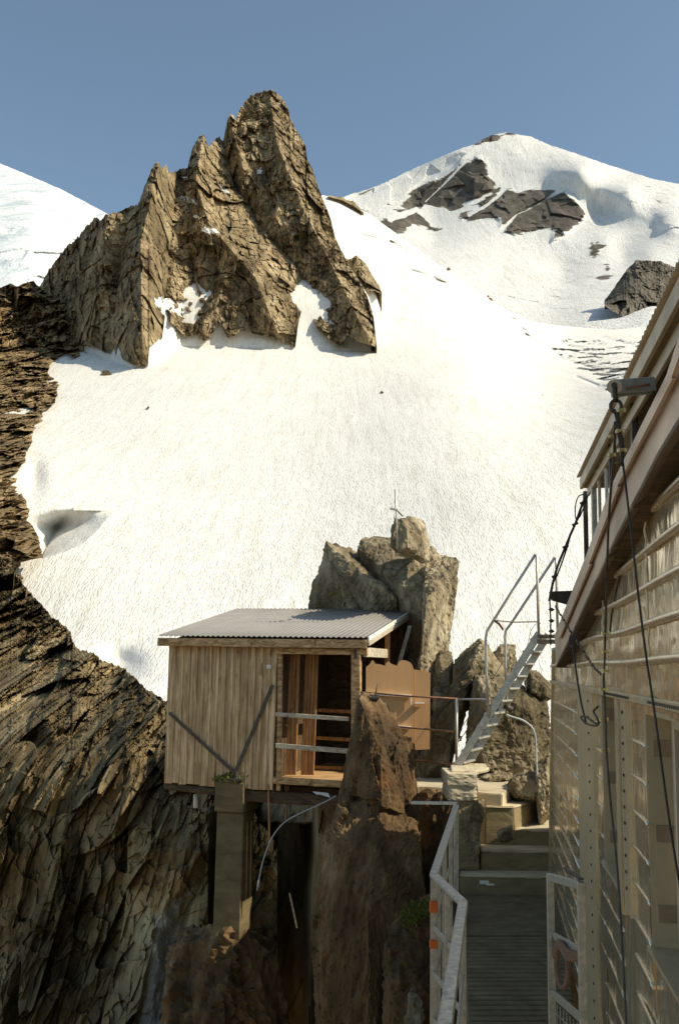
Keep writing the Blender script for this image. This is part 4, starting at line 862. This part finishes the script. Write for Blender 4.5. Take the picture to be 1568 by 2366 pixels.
# ------------------------------------------------------------------ gate frame on the right of the walkway
gt = empty('gate_frame', V(1300, 2365, 6.2), 'open galvanised gate frame standing against the metal wall', 'gate')
gA, gB = V(1270, 2026, 6.5), V(1341, 2046, 5.6)
m_ = MB(); m_.bar(gA, gB, .03, .045); m_.build('top_bar', M['galv'], gt)
for p in (gA, gB):
    m_ = MB(); m_.bar(p+zz*.02, p+dn*1.35, .045, .03, up=(gB-gA).normalized()); m_.build('gate_post', M['galv'], gt)
for z in (.34, .68):
    m_ = MB(); m_.bar(gA+dn*z, gB+dn*z, .025, .04); m_.build('cross_bar', M['galv'], gt)
m_ = MB(); m_.bar(gB+Vector((.0, 0, .035)), gA+Vector((.12, .1, .035)), .03, .012); m_.build('latch_bar', M['iron'], gt)
m_ = MB()
for k in range(9):
    p = lp(gA, gB, .08+k*.105); m_.tube([p+dn*.72, p+dn*1.3], .0025, 5)
for k in range(6):
    m_.tube([gA+dn*(.78+k*.09), gB+dn*(.78+k*.09)], .0025, 5)
m_.build('wire_mesh', M['galv'], gt)
m_ = MB(); cg = lp(gA, gB, .55)+dn*.38
for k in range(3):
    m_.tube([lp(gA, gB, .1)+dn*(.33+.02*k), lp(gA, gB, .3)+dn*(.40+.02*k)+Vector((-.03, 0, 0)), lp(gA, gB, .5)+dn*(.33+.015*k)+Vector((-.04, -.01, 0)), lp(gA, gB, .75)+dn*(.36+.02*k)+Vector((-.03, 0, 0)), lp(gA, gB, .95)+dn*(.35+.01*k)], .014, 7, 5)
pts = [cg+Vector((-.03+.015*math.sin(t), 0, 0))+(gB-gA).normalized()*.09*math.sin(t)+zz*(.12*math.cos(t)-.08) for t in np.linspace(0, 2*math.pi, 14)]
m_.tube(pts, .015, 7); tag(m_.build('knotted_rope', M['rope'], None, True), 'faded pink rope knotted round the gate crossbar', 'rope')

# ------------------------------------------------------------------ steel ladder stair
ld = empty('steel_ladder', V(1060, 1780, 12.1), 'steep galvanised steel ladder stair with two bent handrails', 'ladder')
wv = Vector((.20, .46, 0))
s0, s1 = V(1050, 1778, 12.0), V(1245, 1462, 11.6)
for k in (0, 1):
    m_ = MB(); m_.bar(s0+wv*k, s1+wv*k, .016, .085, bev=.08); m_.build('stringer', M['galv'], ld)
nt_ = 11
for i in range(nt_):
    c = lp(s0, s1, (i+.55)/nt_)
    m_ = MB(); m_.bar(c+wv*.03, c+wv*.97, .13, .022, bev=.2); m_.bar(c+wv*.03+Vector((-.06, .03, -.012)), c+wv*.97+Vector((-.06, .03, -.012)), .01, .035); m_.build('tread', M['galv'], ld)
def dd(x, y0=12.0): return 12.0-.4*(x-1050)/195
r1 = [(1128, 1656), (1123, 1560), (1121, 1476), (1124, 1458), (1140, 1432), (1236, 1280), (1239, 1284), (1244, 1474)]
m_ = MB(); m_.tube([V(x, y, dd(x)-.03) for x, y in r1], .017, 8); m_.build('handrail', M['galv'], ld, True)
r2 = [(1170, 1622), (1167, 1540), (1166, 1468), (1168, 1456), (1180, 1440), (1281, 1287), (1284, 1292), (1287, 1455)]
m_ = MB(); m_.tube([V(x, y, dd(x)+.42) for x, y in r2], .017, 8); m_.build('handrail', M['galv'], ld, True)
m_ = MB(); m_.bar(V(1240, 1470, 11.6), V(1290, 1470, 11.6), .45, .03); m_.bar(V(1240, 1482, 11.4), V(1290, 1482, 11.4), .03, .05); m_.build('top_landing', M['iron'], ld)
mb = MB(); mb.tube([V(1141, 1433, 11.75), V(1185, 1437, 11.7), V(1240, 1436, 11.6), V(1248, 1440, 11.6)], .007, 6); mb.tube([V(1141, 1433, 11.75), V(1152, 1441, 11.75), V(1162, 1455, 11.75)], .014, 6); tag(mb.build('red_cord', M['rust']), 'reddish cord tied across the ladder handrails', 'cord')
mb = MB(); mb.tube([V(1240, 1440, 11.5), V(1228, 1452, 11.5), V(1218, 1490, 11.5), V(1216, 1540, 11.5), V(1214, 1595, 11.6)], .004, 6, 4); tag(mb.build('thin_wire', M['galv'], None, True), 'thin wire hanging from the top of the ladder', 'wire')
mb = MB(); mb.tube([V(x, y, 11.9) for x, y in ((1168, 1650), (1182, 1656), (1205, 1663), (1226, 1678), (1234, 1695), (1237, 1715), (1238, 1760), (1240, 1795))], .012, 8, 3); tag(mb.build('arched_hose', M['hose'], None, True), 'grey hose arching down from the ladder to the platform', 'hose')
mb = MB(); mb.bar(V(1005, 1785-130, 13.9), V(1090, 1570, 13.5), .03, .03); mb.tube([V(1180, 1500, 13), V(1060, 1690, 12.9)], .004, 6); tag(mb.build('stay_bar', M['iron']), 'dark iron stay bar slanting behind the pipe railing', 'bar')
mb = MB(); mb.tube([V(1128, 1648, 12), V(1095, 1665, 12.1), V(1068, 1700, 12.4), V(1058, 1715, 12.5)], .005, 6, 3); mb.tube([V(1064, 1700, 12.3), V(1063, 1712, 12.3)], .012, 6); tag(mb.build('cord', M['rope'], None, True), 'thin pale cord sagging from the ladder to the railing post', 'cord')
for k, (x, y, d) in enumerate(((1140, 1634, 11.9), (1172, 1636, 12.0))): 
    mb = MB(); mb.tube([V(x-8, y-6, d), V(x+10, y+4, d)], .035, 8); tag(mb.build('pipe_coupling', M['iron'], None, True), ('dark coupling clamped on the near ladder stringer' if k == 0 else 'dark coupling clamped on the far ladder stringer'), 'coupling')

# ------------------------------------------------------------------ metal-clad building on the right
wd = P(1124, 1546, 1.0); wd = Vector((wd[0], wd[1], 0)).normalized(); wnrm = Vector((-wd.y, wd.x, 0))      # out of the wall, to the left
CW = .69
def W(x, y, off=0.0): p0 = -wnrm*(CW-off); return hit(x, y, np.array(p0), np.array(wnrm))
bld = empty('metal_building', W(1300, 2100)-wnrm*1.5+Vector((0, 0, -1.2)), 'metal clad mountain refuge filling the right edge', 'building')
def WS(s, z, off=0.0): return wd*s - wnrm*(CW-off) + zz*z
def sw(x, y, off=0.0): p = W(x, y, off); return p.dot(wd), p.z
sc0, _ = sw(1275, 1540); sc1, _ = sw(1264, 2330)
zc = sw(1275, 1540)[1]
# wall with two window openings: strips of panels
def wall_rect(m_, s0, s1, z0, z1, off=0.0, th=.06, nx=None, tint=None):
    m_.hexa([WS(s0, z0, off), WS(s1, z0, off), WS(s1, z0, off-th), WS(s0, z0, off-th), WS(s0, z1, off), WS(s1, z1, off), WS(s1, z1, off-th), WS(s0, z1, off-th)], tint)
w1a, w1b = sw(1392, 1700)[0], sw(1436, 1700)[0]
w2a, w2b = sw(1496, 1800)[0], 3.3
zt1, zb1 = sw(1392, 1592)[1], sw(1392, 1977)[1]
zt2, zb2 = sw(1496, 1650)[1], sw(1496, 2168)[1]
ZR = -.125
beam_top = [(1280, 1467), (1348, 1295), (1413, 1116), (1538, 866), (1568, 772), (1640, 560)]
beam_bot = [(1284, 1542), (1323, 1461), (1402, 1288), (1459, 1173), (1517, 1059), (1568, 976), (1640, 800)]
# upper wall, following the sloping edge beam, as a sloped-top sheet with gentle dents
bt = sorted([sw(x, y-12) for x, y in [(1284, 1520)]+beam_bot[1:]])
sfar = sc0; ns, nz = 180, 90; ss = np.linspace(2.2, sfar, ns); zt = interp([(s, z) for s, z in bt], ss); zt = np.maximum(zt+.06, ZR+.02)
S, T_ = np.meshgrid(ss, np.linspace(0, 1, nz)); Z = ZR+(zt[None]-ZR)*T_
off = .006*np.sin((S*7.1))*0 + .007*fbm(np.stack([S*2.2, Z*6, S*0], -1), 3, 5)
vs = np.array(wd)[None, None]*S[..., None] - np.array(wnrm)*(CW-off)[..., None] + np.array([0, 0, 1])*Z[..., None]
link('upper_cladding', vs.reshape(-1, 3), gridfaces(nz, ns), M['metal'], bld, True)
ribs = [z for z in np.arange(-.10+.145, 1.9, .155)]
for z in ribs:
    send = float(np.interp(z+.02, *zip(*sorted((zq, sq) for sq, zq in bt)))) if z > bt[-1][1] else sfar
    send = min(send, sfar)-.02
    if send < 2.4: continue
    m_ = MB(); pts = [WS(s, z + .006*math.sin(s*2.1), .010) for s in np.linspace(2.2, send, 24)]; m_.tube(pts, .017, 10); m_.build('rib', M['rib'], bld, True)
for s in (sw(1507, 1500)[0], sw(1400, 1500)[0]):
    m_ = MB(); zz_ = float(interp([(a, b) for a, b in bt], s)); m_.tube([WS(s+.006*math.sin(z*25), z, .012+.008*math.sin(z*40)**2) for z in np.linspace(ZR, zz_, 24)], .005, 6); m_.build('seam', M['metal_flat'], bld, True)
# perforated rail
m_ = MB(); m_.bar(WS(2.2, ZR, .018), WS(sfar-.03, ZR, .018), .03, .035, tint=.5); prl = m_.build('perforated_rail', M['metal_flat'], bld)
for s_ in np.arange(3.5, 5.9, .036):
    if not (4.35 < s_ < 4.9):
        m_ = MB(); m_.box(WS(s_, ZR, .034), .013, .003, .013, wd, wnrm, zz, bev=.2); m_.build('hole', M['rubber'], prl)
# lower wall
zlow = -5.5
def wall_sheet(s0, s1, z0, z1, name, mat=M['metal'], sl=None, seed=3, amp=.010):
    n1, n2 = max(4, int((s1-s0)*26)), max(4, int((z1-z0)*26)); S, Z = np.meshgrid(np.linspace(s0, s1, n1), np.linspace(z0, z1, n2))
    if sl is not None: S = s0+(S-s0)*((s1+(Z-ZR)*sl-s0)/(s1-s0))
    off = amp*fbm(np.stack([S*1.5, Z*2.0, S*0+seed], -1), 4, seed)
    v = np.array(wd)[None, None]*S[..., None] - np.array(wnrm)*(CW-off)[..., None] + np.array([0, 0, 1])*Z[..., None]
    return link(name, v.reshape(-1, 3), gridfaces(n2, n1), mat, bld, True)
g = ZR-.018
wall_sheet(w1a+.0, sfar, zlow, g, 'wall_panel', sl=-(sc1-sc0)/2.6*1.0, seed=1)
wall_sheet(w1b, w1a, zlow, zb1, 'wall_panel', seed=2); wall_sheet(w1b, w1a, zt1, g, 'wall_panel', seed=2)
wall_sheet(w2a, w1b, zlow, g, 'wall_panel', seed=4)
wall_sheet(w2b, w2a, zlow, zb2, 'wall_panel', seed=5); wall_sheet(w2b, w2a, zt2, g, 'wall_panel', seed=5)
wall_sheet(2.0, w2b, zlow, g, 'wall_panel', seed=6)
for z in np.arange(ZR-.2, -2.6, -.165):
    for (s0_, s1_) in ((sw(1335, 1700)[0]+.02, sc0+(sc1-sc0)*(ZR-z)/2.6-.04), (sw(1391, 1700)[0]+.01, sw(1376, 1700)[0]-.01), (sw(1430, 1700)[0], w1a) if z < zb1 else (0, 0), (sw(1495, 1700)[0]+.02, sw(1456, 1700)[0]-.01)):
        if s1_-s0_ < .05: continue
        m_ = MB(); m_.tube([WS(s0_+(s1_-s0_)*t, z, .002) for t in np.linspace(0, 1, 8)], .009, 8); m_.build('rib', M['rib'], bld, True)
# standing strips with bolts
for (x0, x1, y1, nb, of) in ((1337, 1357, 2400, 0, .012), (1358, 1375, 2400, 22, .018), (1433, 1441, 2081, 0, .03), (1442, 1455, 2081, 12, .02)):
    s1_, s0_ = sw(x0, 1700)[0], sw(x1, 1700)[0]; zbm = sw(x0, y1)[1]
    m_ = MB(); wall_rect(m_, s0_, s1_, zbm, g, of, of+.004, tint=.5); st = m_.build('strip', M['metal_flat'], bld)
    if nb:
        for k in range(nb):
            m_ = MB(); m_.box(WS((s0_+s1_)/2, g-.06-(g-zbm-.1)*k/nb, of+.004), .016, .008, .016, wd, wnrm, zz, bev=.3); m_.build('bolt', M['iron'], st)
def window(sa, sb, z0, z1, hx):
    dp = .15
    wf = MB()   # reveal
    wf.hexa([WS(sa, z0, .004), WS(sa+.02, z0, .004), WS(sa+.02, z0, -dp), WS(sa, z0, -dp), WS(sa, z1, .004), WS(sa+.02, z1, .004), WS(sa+.02, z1, -dp), WS(sa, z1, -dp)])
    wf.hexa([WS(sb, z0-.02, .02), WS(sa+.02, z0-.02, .02), WS(sa+.02, z0-.02, -dp), WS(sb, z0-.02, -dp), WS(sb, z0, .02), WS(sa+.02, z0, .02), WS(sa+.02, z0, -dp), WS(sb, z0, -dp)])
    wf.hexa([WS(sb, z1, .004), WS(sa, z1, .004), WS(sa, z1, -dp), WS(sb, z1, -dp), WS(sb, z1+.02, .004), WS(sa, z1+.02, .004), WS(sa, z1+.02, -dp), WS(sb, z1+.02, -dp)])
    wf.hexa([WS(sb-.02, z0, .004), WS(sb, z0, .004), WS(sb, z0, -dp), WS(sb-.02, z0, -dp), WS(sb-.02, z1, .004), WS(sb, z1, .004), WS(sb, z1, -dp), WS(sb-.02, z1, -dp)])
    w_ = wf.build('window', M['metal_flat'], bld)
    m_ = MB()
    for s_ in (sa-.035, sb+.035): m_.bar(WS(s_, z0+.02, -dp+.03), WS(s_, z1-.02, -dp+.03), .05, .04, up=wnrm)
    for z in (z0+.035, z1-.035): m_.bar(WS(sa-.07, z, -dp+.03), WS(sb+.07, z, -dp+.03), .04, .05)
    m_.build('frame', M['gutter'], w_)
    m_ = MB(); m_.box(WS((sa+sb)/2, (z0+z1)/2, -dp+.015), sa-sb-.12, .01, z1-z0-.12, wd, wnrm, zz); m_.build('pane', M['glass'], w_)
    for f in (.15, .52, .86):
        m_ = MB(); z = z1-(z1-z0)*f; m_.box(WS(sa-.004, z, -.075), .005, .10, .07, wd, wnrm, zz, bev=.2); m_.tube([WS(sa-.012, z-.045, -.125), WS(sa-.012, z+.045, -.125)], .011, 8); m_.build('hinge', M['hinge'], w_)
window(w1a, w1b, zb1, zt1, 0); window(w2a, w2b, zb2, zt2, 0)
# corner flashing
m_ = MB(); p0, p1 = W(1277, 1500, .01), W(1263, 2420, .01)
m_.bar(p0, p1, .07, .03, up=wnrm, tint=.5); m_.build('corner_flashing', M['metal_flat'], bld)
# end wall and mass of the building (closes the far end), plus an unseen block added for shade
bk = 5.0
m_ = MB(); m_.hexa([WS(sc1-.05, zlow, -.02), WS(sc1-.05, zlow, -bk), WS(sc1-.11, zlow, -bk), WS(sc1-.11, zlow, -.02), WS(sfar-.03, .0, -.02), WS(sfar-.03, .0, -bk), WS(sfar-.09, .0, -bk), WS(sfar-.09, .0, -.02)]); m_.build('end_wall', M['metal_flat'], bld)
m_ = MB(); m_.hexa([WS(-4, 1.9, -.10), WS(sfar-.03, .05, -.10), WS(sfar-.03, .05, -bk), WS(-4, 1.9, -bk), WS(-4, 1.95, -.10), WS(sfar-.03, .10, -.10), WS(sfar-.03, .10, -bk), WS(-4, 1.95, -bk)]); m_.build('lean_to_roof', M['metal_flat'], bld)
m_ = MB(); m_.hexa([WS(-4, zlow, -.3), WS(2.0, zlow, -.3), WS(2.0, zlow, -.36), WS(-4, zlow, -.36), WS(-4, 1.6, -.3), WS(2.0, 1.4, -.3), WS(2.0, 1.4, -.36), WS(-4, 1.6, -.36)]); m_.build('near_wall', M['metal_flat'], bld)
m_ = MB(); m_.hexa([WS(4, zlow, -1.25), WS(10.1, zlow, -1.25), WS(10.1, zlow, -2.7), WS(4, zlow, -2.7), WS(4, 2.3, -1.25), WS(10.1, 2.3, -1.25), WS(10.1, 2.3, -2.7), WS(4, 2.3, -2.7)]); m_.build('shade_block', M['metal_flat'], bld)  # unseen block, added and sized to shade the front rock pillar
# edge beam: wide brown flashing with a lapped upper lip
m_ = MB(); pl_ = [W(x, y, .10) for x, y in beam_top]+[W(x, y, .10) for x, y in beam_bot[::-1]]
m_.prism(pl_, -wnrm*.03, .5); m_.build('edge_beam', M['fascia'], bld)
m_ = MB()
for (a0, a1) in zip(beam_top[:-1], beam_top[1:]): m_.prism([W(a0[0], a0[1], .125), W(a1[0], a1[1], .125), W(a1[0]+14, a1[1]+8, .125), W(a0[0]+11, a0[1]+8, .125)], -wnrm*.012, .6)
m_.build('beam_lip', M['fascia'], bld)
m_ = MB()
for (a0, a1) in zip(beam_bot[:-1], beam_bot[1:]):
    p, q = W(*a0, .10), W(*a1, .10); m_.add([p, q, q-wnrm*.115, p-wnrm*.115, p+zz*.02, q+zz*.02, q-wnrm*.115+zz*.02, p-wnrm*.115+zz*.02], [(0, 1, 2, 3), (7, 6, 5, 4), (0, 4, 5, 1), (3, 2, 6, 7)])
m_.build('soffit', M['darkwood'], bld)
# upper eave
C2, ZE = .75, V(1341, 1105, 7.75).z
p = hit(1341, 1105, np.array([0, 0, ZE]), np.array([0, 0, 1.])); C2 = -(p.dot(wnrm)); se = p.dot(wd)
def ES(s, z, o_=0.0): return wd*s - wnrm*(C2+o_) + zz*z
m_ = MB(); m_.bar(ES(1.0, ZE-.045), ES(se, ZE-.045), .02, .085, tint=.5); m_.build('eave_fascia', M['gutter'], bld)
m_ = MB(); m_.bar(ES(1.0, ZE-.115, .05), ES(se-.05, ZE-.115, .05), .02, .07, tint=.2); m_.build('eave_underboard', M['gutter'], bld)
vs = []; n = 500
for o_, z in ((-.03, .0), (1.0, .38), (2.6, 1.0), (4.2, .35)):
    for i in range(n): s = 1.0+(se+.03-1.0)*i/(n-1); vs.append(ES(s, ZE+.012+z+.008*math.cos(2*math.pi*s/.07), o_))
o = link('corrugated_roof', vs, gridfaces(4, n), M['gutter'], bld, True); o.modifiers.new('t', 'SOLIDIFY').thickness = .004
m_ = MB(); m_.prism([ES(se-.06, ZE-.09, .0), ES(se-.06, ZE+.0, .0), ES(se-.06, ZE+1.0, 2.6), ES(se-.06, ZE+.35, 4.2), ES(se-.06, ZE-.09, 4.2)], -wd*.03, .3); m_.build('gable_board', M['gutter'], bld)
for (x, w_, mt) in ((1352, .05, 'iron'), (1372, .055, 'galv'), (1385, .03, 'gutter'), (1402, .03, 'white'), (1415, .05, 'iron'), (1440, .03, 'galv'), (1470, .05, 'iron')):
    t = (C2+.06); s = sw(x, 1200)[0]*t/CW; m_ = MB(); m_.bar(ES(s, -.1, .06), ES(s, ZE-.05, .06), w_, w_*.7, up=wnrm); m_.build('mullion', M[mt], bld)
m_ = MB(); m_.hexa([ES(1.2, -.1, .12), ES(5.9, -.1, .12), ES(5.9, -.1, .15), ES(1.2, -.1, .15), ES(1.2, ZE-.05, .12), ES(5.9, ZE-.05, .12), ES(5.9, ZE-.05, .15), ES(1.2, ZE-.05, .15)]); m_.build('glazed_front', M['glass'], bld)

# ------------------------------------------------------------------ cables, brackets, clamps
D1 = W(1500, 900, .1).y
br = empty('steel_bracket', V(1455, 892, D1), 'grey steel arm with an eye bolt sticking out from the building edge', 'bracket')
m_ = MB(); p, q = V(1418, 893, D1), V(1512, 886, D1+.02); m_.bar(p, q, .012, .052, bev=.2); m_.bar(p+Vector((0, .05, 0)), q+Vector((0, .05, 0)), .012, .052, bev=.2); m_.build('arm', M['galv'], br)
m_ = MB(); m_.tube([V(1418, 893, D1-.01), V(1418, 893, D1+.065)], .027, 16); m_.build('eye_plate', M['galv'], br, True)
m_ = MB(); m_.tube([V(1418, 889, D1-.03), V(1418, 889, D1+.08)], .011, 8); m_.build('pin', M['iron'], br, True)
m_ = MB(); m_.tube([V(1446, 896, D1-.012), V(1500, 888, D1-.012)], .005, 6); m_.build('split_pin', M['rust'], br)
shk = empty('cable_shackle', V(1422, 930, D1), 'dark shackle hanging from the upper steel arm', 'shackle')
m_ = MB(); m_.tube([V(1419, 892, D1-.02), V(1420, 915, D1-.01), V(1421, 928, D1)], .009, 8); m_.build('hook', M['iron'], shk, True)
m_ = MB(); m_.tube([V(1421+13*math.sin(t)*(1 if t < 3.6 else .9), 938-14*math.cos(t), D1) for t in np.linspace(0, 2*math.pi, 18)], .0065, 8); m_.build('ring', M['iron'], shk, True)
def clamp(x, y, d, s=1.0, lab='', grp='cable clamps'):
    m_ = MB(); m_.box(V(x, y, d), .030*s, .03*s, .011*s); m_.tube([V(x-8*s, y+1, d-.012), V(x+10*s, y-1, d-.012)], .0035*s, 6)
    for dx in (-7, 8): m_.tube([V(x+dx*s, y-4*s, d-.014), V(x+dx*s, y+4*s, d-.014)], .006*s, 6)
    tag(m_.build('cable_clamp', M['brass']), lab, 'clamp', grp)
def dl(y): return D1 + (W(1568, 2069, .06).y-D1)*(y-930)/(2069-930)
mb = MB(); mb.tube([V(1418, 945, D1), V(1424, 975, D1), V(1430, 1020, dl(1020)), V(1436, 1055, dl(1055)), V(1452, 1187, dl(1187)), V(1484, 1461, dl(1461)), V(1512, 1654, dl(1654)), V(1546, 1903, dl(1903)), V(1575, 2080, dl(2080))], .0042, 8, 3)
tag(mb.build('steel_cable', M['rubber'], None, True), 'black steel cable running from the upper arm down past the window', 'cable')
mb = MB(); mb.tube([V(1424, 950, D1), V(1428, 985, D1), V(1433, 1010, dl(1020)), V(1437, 1045, dl(1045)), V(1433, 1075, dl(1075))], .008, 8, 3); tag(mb.build('cable_tail', M['rubber'], None, True), 'folded back cable end clamped below the shackle', 'cable')
for i, (x, y) in enumerate(((1434, 948), (1432, 996), (1436, 1040))): clamp(x, y, dl(y)-.01, 1.0, ['topmost zinc clamp just below the shackle', 'middle zinc clamp on the cable below the shackle', 'lowest zinc clamp on the cable below the shackle'][i])
d2 = W(1400, 1500, .07).y
c2p = [(1420, 975, D1+.1), (1418, 1040, D1+.3), (1412, 1110, lp(D1, d2, .4)), (1404, 1223, lp(D1, d2, .6)), (1398, 1438, d2-.1), (1396, 1520, d2), (1393, 1571, d2), (1397, 1640, d2-.05), (1400, 1737, d2-.1), (1410, 1860, d2-.2), (1425, 2006, d2-.4), (1436, 2180, d2-.6), (1447, 2400, d2-.8)]
mb = MB(); mb.tube([V(*p) for p in c2p], .0055, 8, 3); tag(mb.build('steel_cable', M['iron'], None, True), 'second dark cable running down the middle of the metal wall', 'cable')
mb = MB(); mb.tube([V(1478, 1175, 4.6), V(1440, 1290, 5.0), V(1415, 1400, 5.4), V(1408, 1460, 5.5)], .006, 6, 3); tag(mb.build('thin_stay', M['iron'], None, True), 'thin stay rod slanting down from the brown edge beam', 'rod')
for i, (x, y) in enumerate(((1398, 1463), (1399, 1505), (1400, 1550), (1393, 1592), (1394, 1662), (1397, 1733))): clamp(x, y, d2-.04, 1.1, 'zinc clamp number %s down the second cable, above the window' % ['one', 'two', 'three', 'four', 'five', 'six'][i] if 0 else ['clamp highest on the second cable over the shiny cladding', 'second clamp down the middle cable over the shiny cladding', 'third clamp down the middle cable where the chain joins', 'clamp on the middle cable just below the perforated rail', 'clamp on the middle cable beside the small window', 'lowest clamp on the middle cable beside the small window'][i])
for i, (x, y) in enumerate(((1422, 1008), (1420, 1050))): clamp(x-8, y, D1+.25, .9, ['upper of two bright clamps left of the black cable', 'lower of two bright clamps left of the black cable'][i])
# lower bracket with insulators and ropes
d3 = W(1310, 1380, .1).y
b2 = empty('lower_bracket', V(1295, 1378, d3), 'short dark steel bracket near the top of the ladder', 'bracket')
m_ = MB(); m_.prism([V(1270, 1366, d3), V(1322, 1364, d3), V(1312, 1396, d3), V(1276, 1386, d3)], (0, .05, 0)); m_.build('arm', M['iron'], b2)
ins = empty('insulator_string', V(1271, 1470, d3), 'string of dark disc insulators hanging beside the ladder top', 'insulators')
m_ = MB(); m_.tube([V(1269, 1386, d3), V(1271, 1430, d3), V(1271, 1490, d3)], .006, 6); m_.build('wire', M['iron'], ins)
for y in (1408, 1434, 1458):
    m_ = MB(); m_.tube([V(1272, y-4, d3), V(1273, y, d3), V(1272, y+3, d3)], [.008, .026, .010], 10); m_.build('insulator', M['iron'], ins, True)
mb = MB(); up_ = [(1354, 1141), (1346, 1160), (1338, 1182), (1328, 1210), (1318, 1232), (1306, 1262), (1288, 1305), (1281, 1330), (1275, 1352), (1268, 1388)]
mb.tube([V(x, y, 7.8+(d3-7.8)*i/9) for i, (x, y) in enumerate(up_)], .010, 7, 2)
mb.tube([V(x+4*math.sin(i*1.3)+3, y, 7.8+(d3-7.8)*i/9) for i, (x, y) in enumerate(up_)], .006, 6, 3)
mb.tube([V(1354, 1141, 7.8), V(1336, 1146, 7.9), V(1328, 1170, 8), V(1330, 1200, 8.0), V(1342, 1188, 8.1)], .005, 6, 4)
for i in range(1, 9, 2): mb.tube([V(up_[i][0]-7, up_[i][1]+3, 7.75+(d3-7.8)*i/9), V(up_[i][0]+6, up_[i][1]-2, 7.75+(d3-7.8)*i/9)], .010, 6)
tag(mb.build('tangled_rope', M['iron'], None, True), 'dark tangled ropes rising from the lower bracket to the eave', 'rope')
mb = MB()
pts = [(1282, 1400), (1300, 1430), (1320, 1463), (1345, 1502), (1371, 1542), (1388, 1558)]
P3 = [V(x, y, d3+(d2-d3)*(x-1282)/110-.05) for x, y in pts]
for i in range(26):
    t = i/25*(len(P3)-1); k = min(int(t), len(P3)-2); p = lp(P3[k], P3[k+1], t-k); t2 = (i+.7)/25*(len(P3)-1); k2 = min(int(t2), len(P3)-2); q = lp(P3[k2], P3[k2+1], min(t2-k2, 1)); mb.bar(p, q, .016 if i % 2 else .006, .006 if i % 2 else .016)
tag(mb.build('chain', M['iron']), 'iron chain from the lower bracket down to the middle cable', 'chain')
mb = MB(); dq = lambda x: d3+(d2-d3)*(x-1282)/110-.12
mb.tube([V(x, y, dq(x)) for x, y in ((1320, 1463), (1315, 1475), (1317, 1492), (1324, 1490), (1325, 1472), (1320, 1466), (1326, 1520), (1334, 1579), (1343, 1630), (1352, 1668), (1345, 1664), (1341, 1656), (1352, 1655), (1370, 1668), (1382, 1670), (1376, 1655), (1370, 1643), (1380, 1632))], .006, 7, 3)
mb.tube([V(x, y, dq(x)) for x, y in ((1341, 1658), (1355, 1672), (1376, 1676), (1384, 1668))], .006, 7, 3)
tag(mb.build('looped_rope', M['rubber'], None, True), 'black rope with a loop at its end hanging on the metal wall', 'rope')
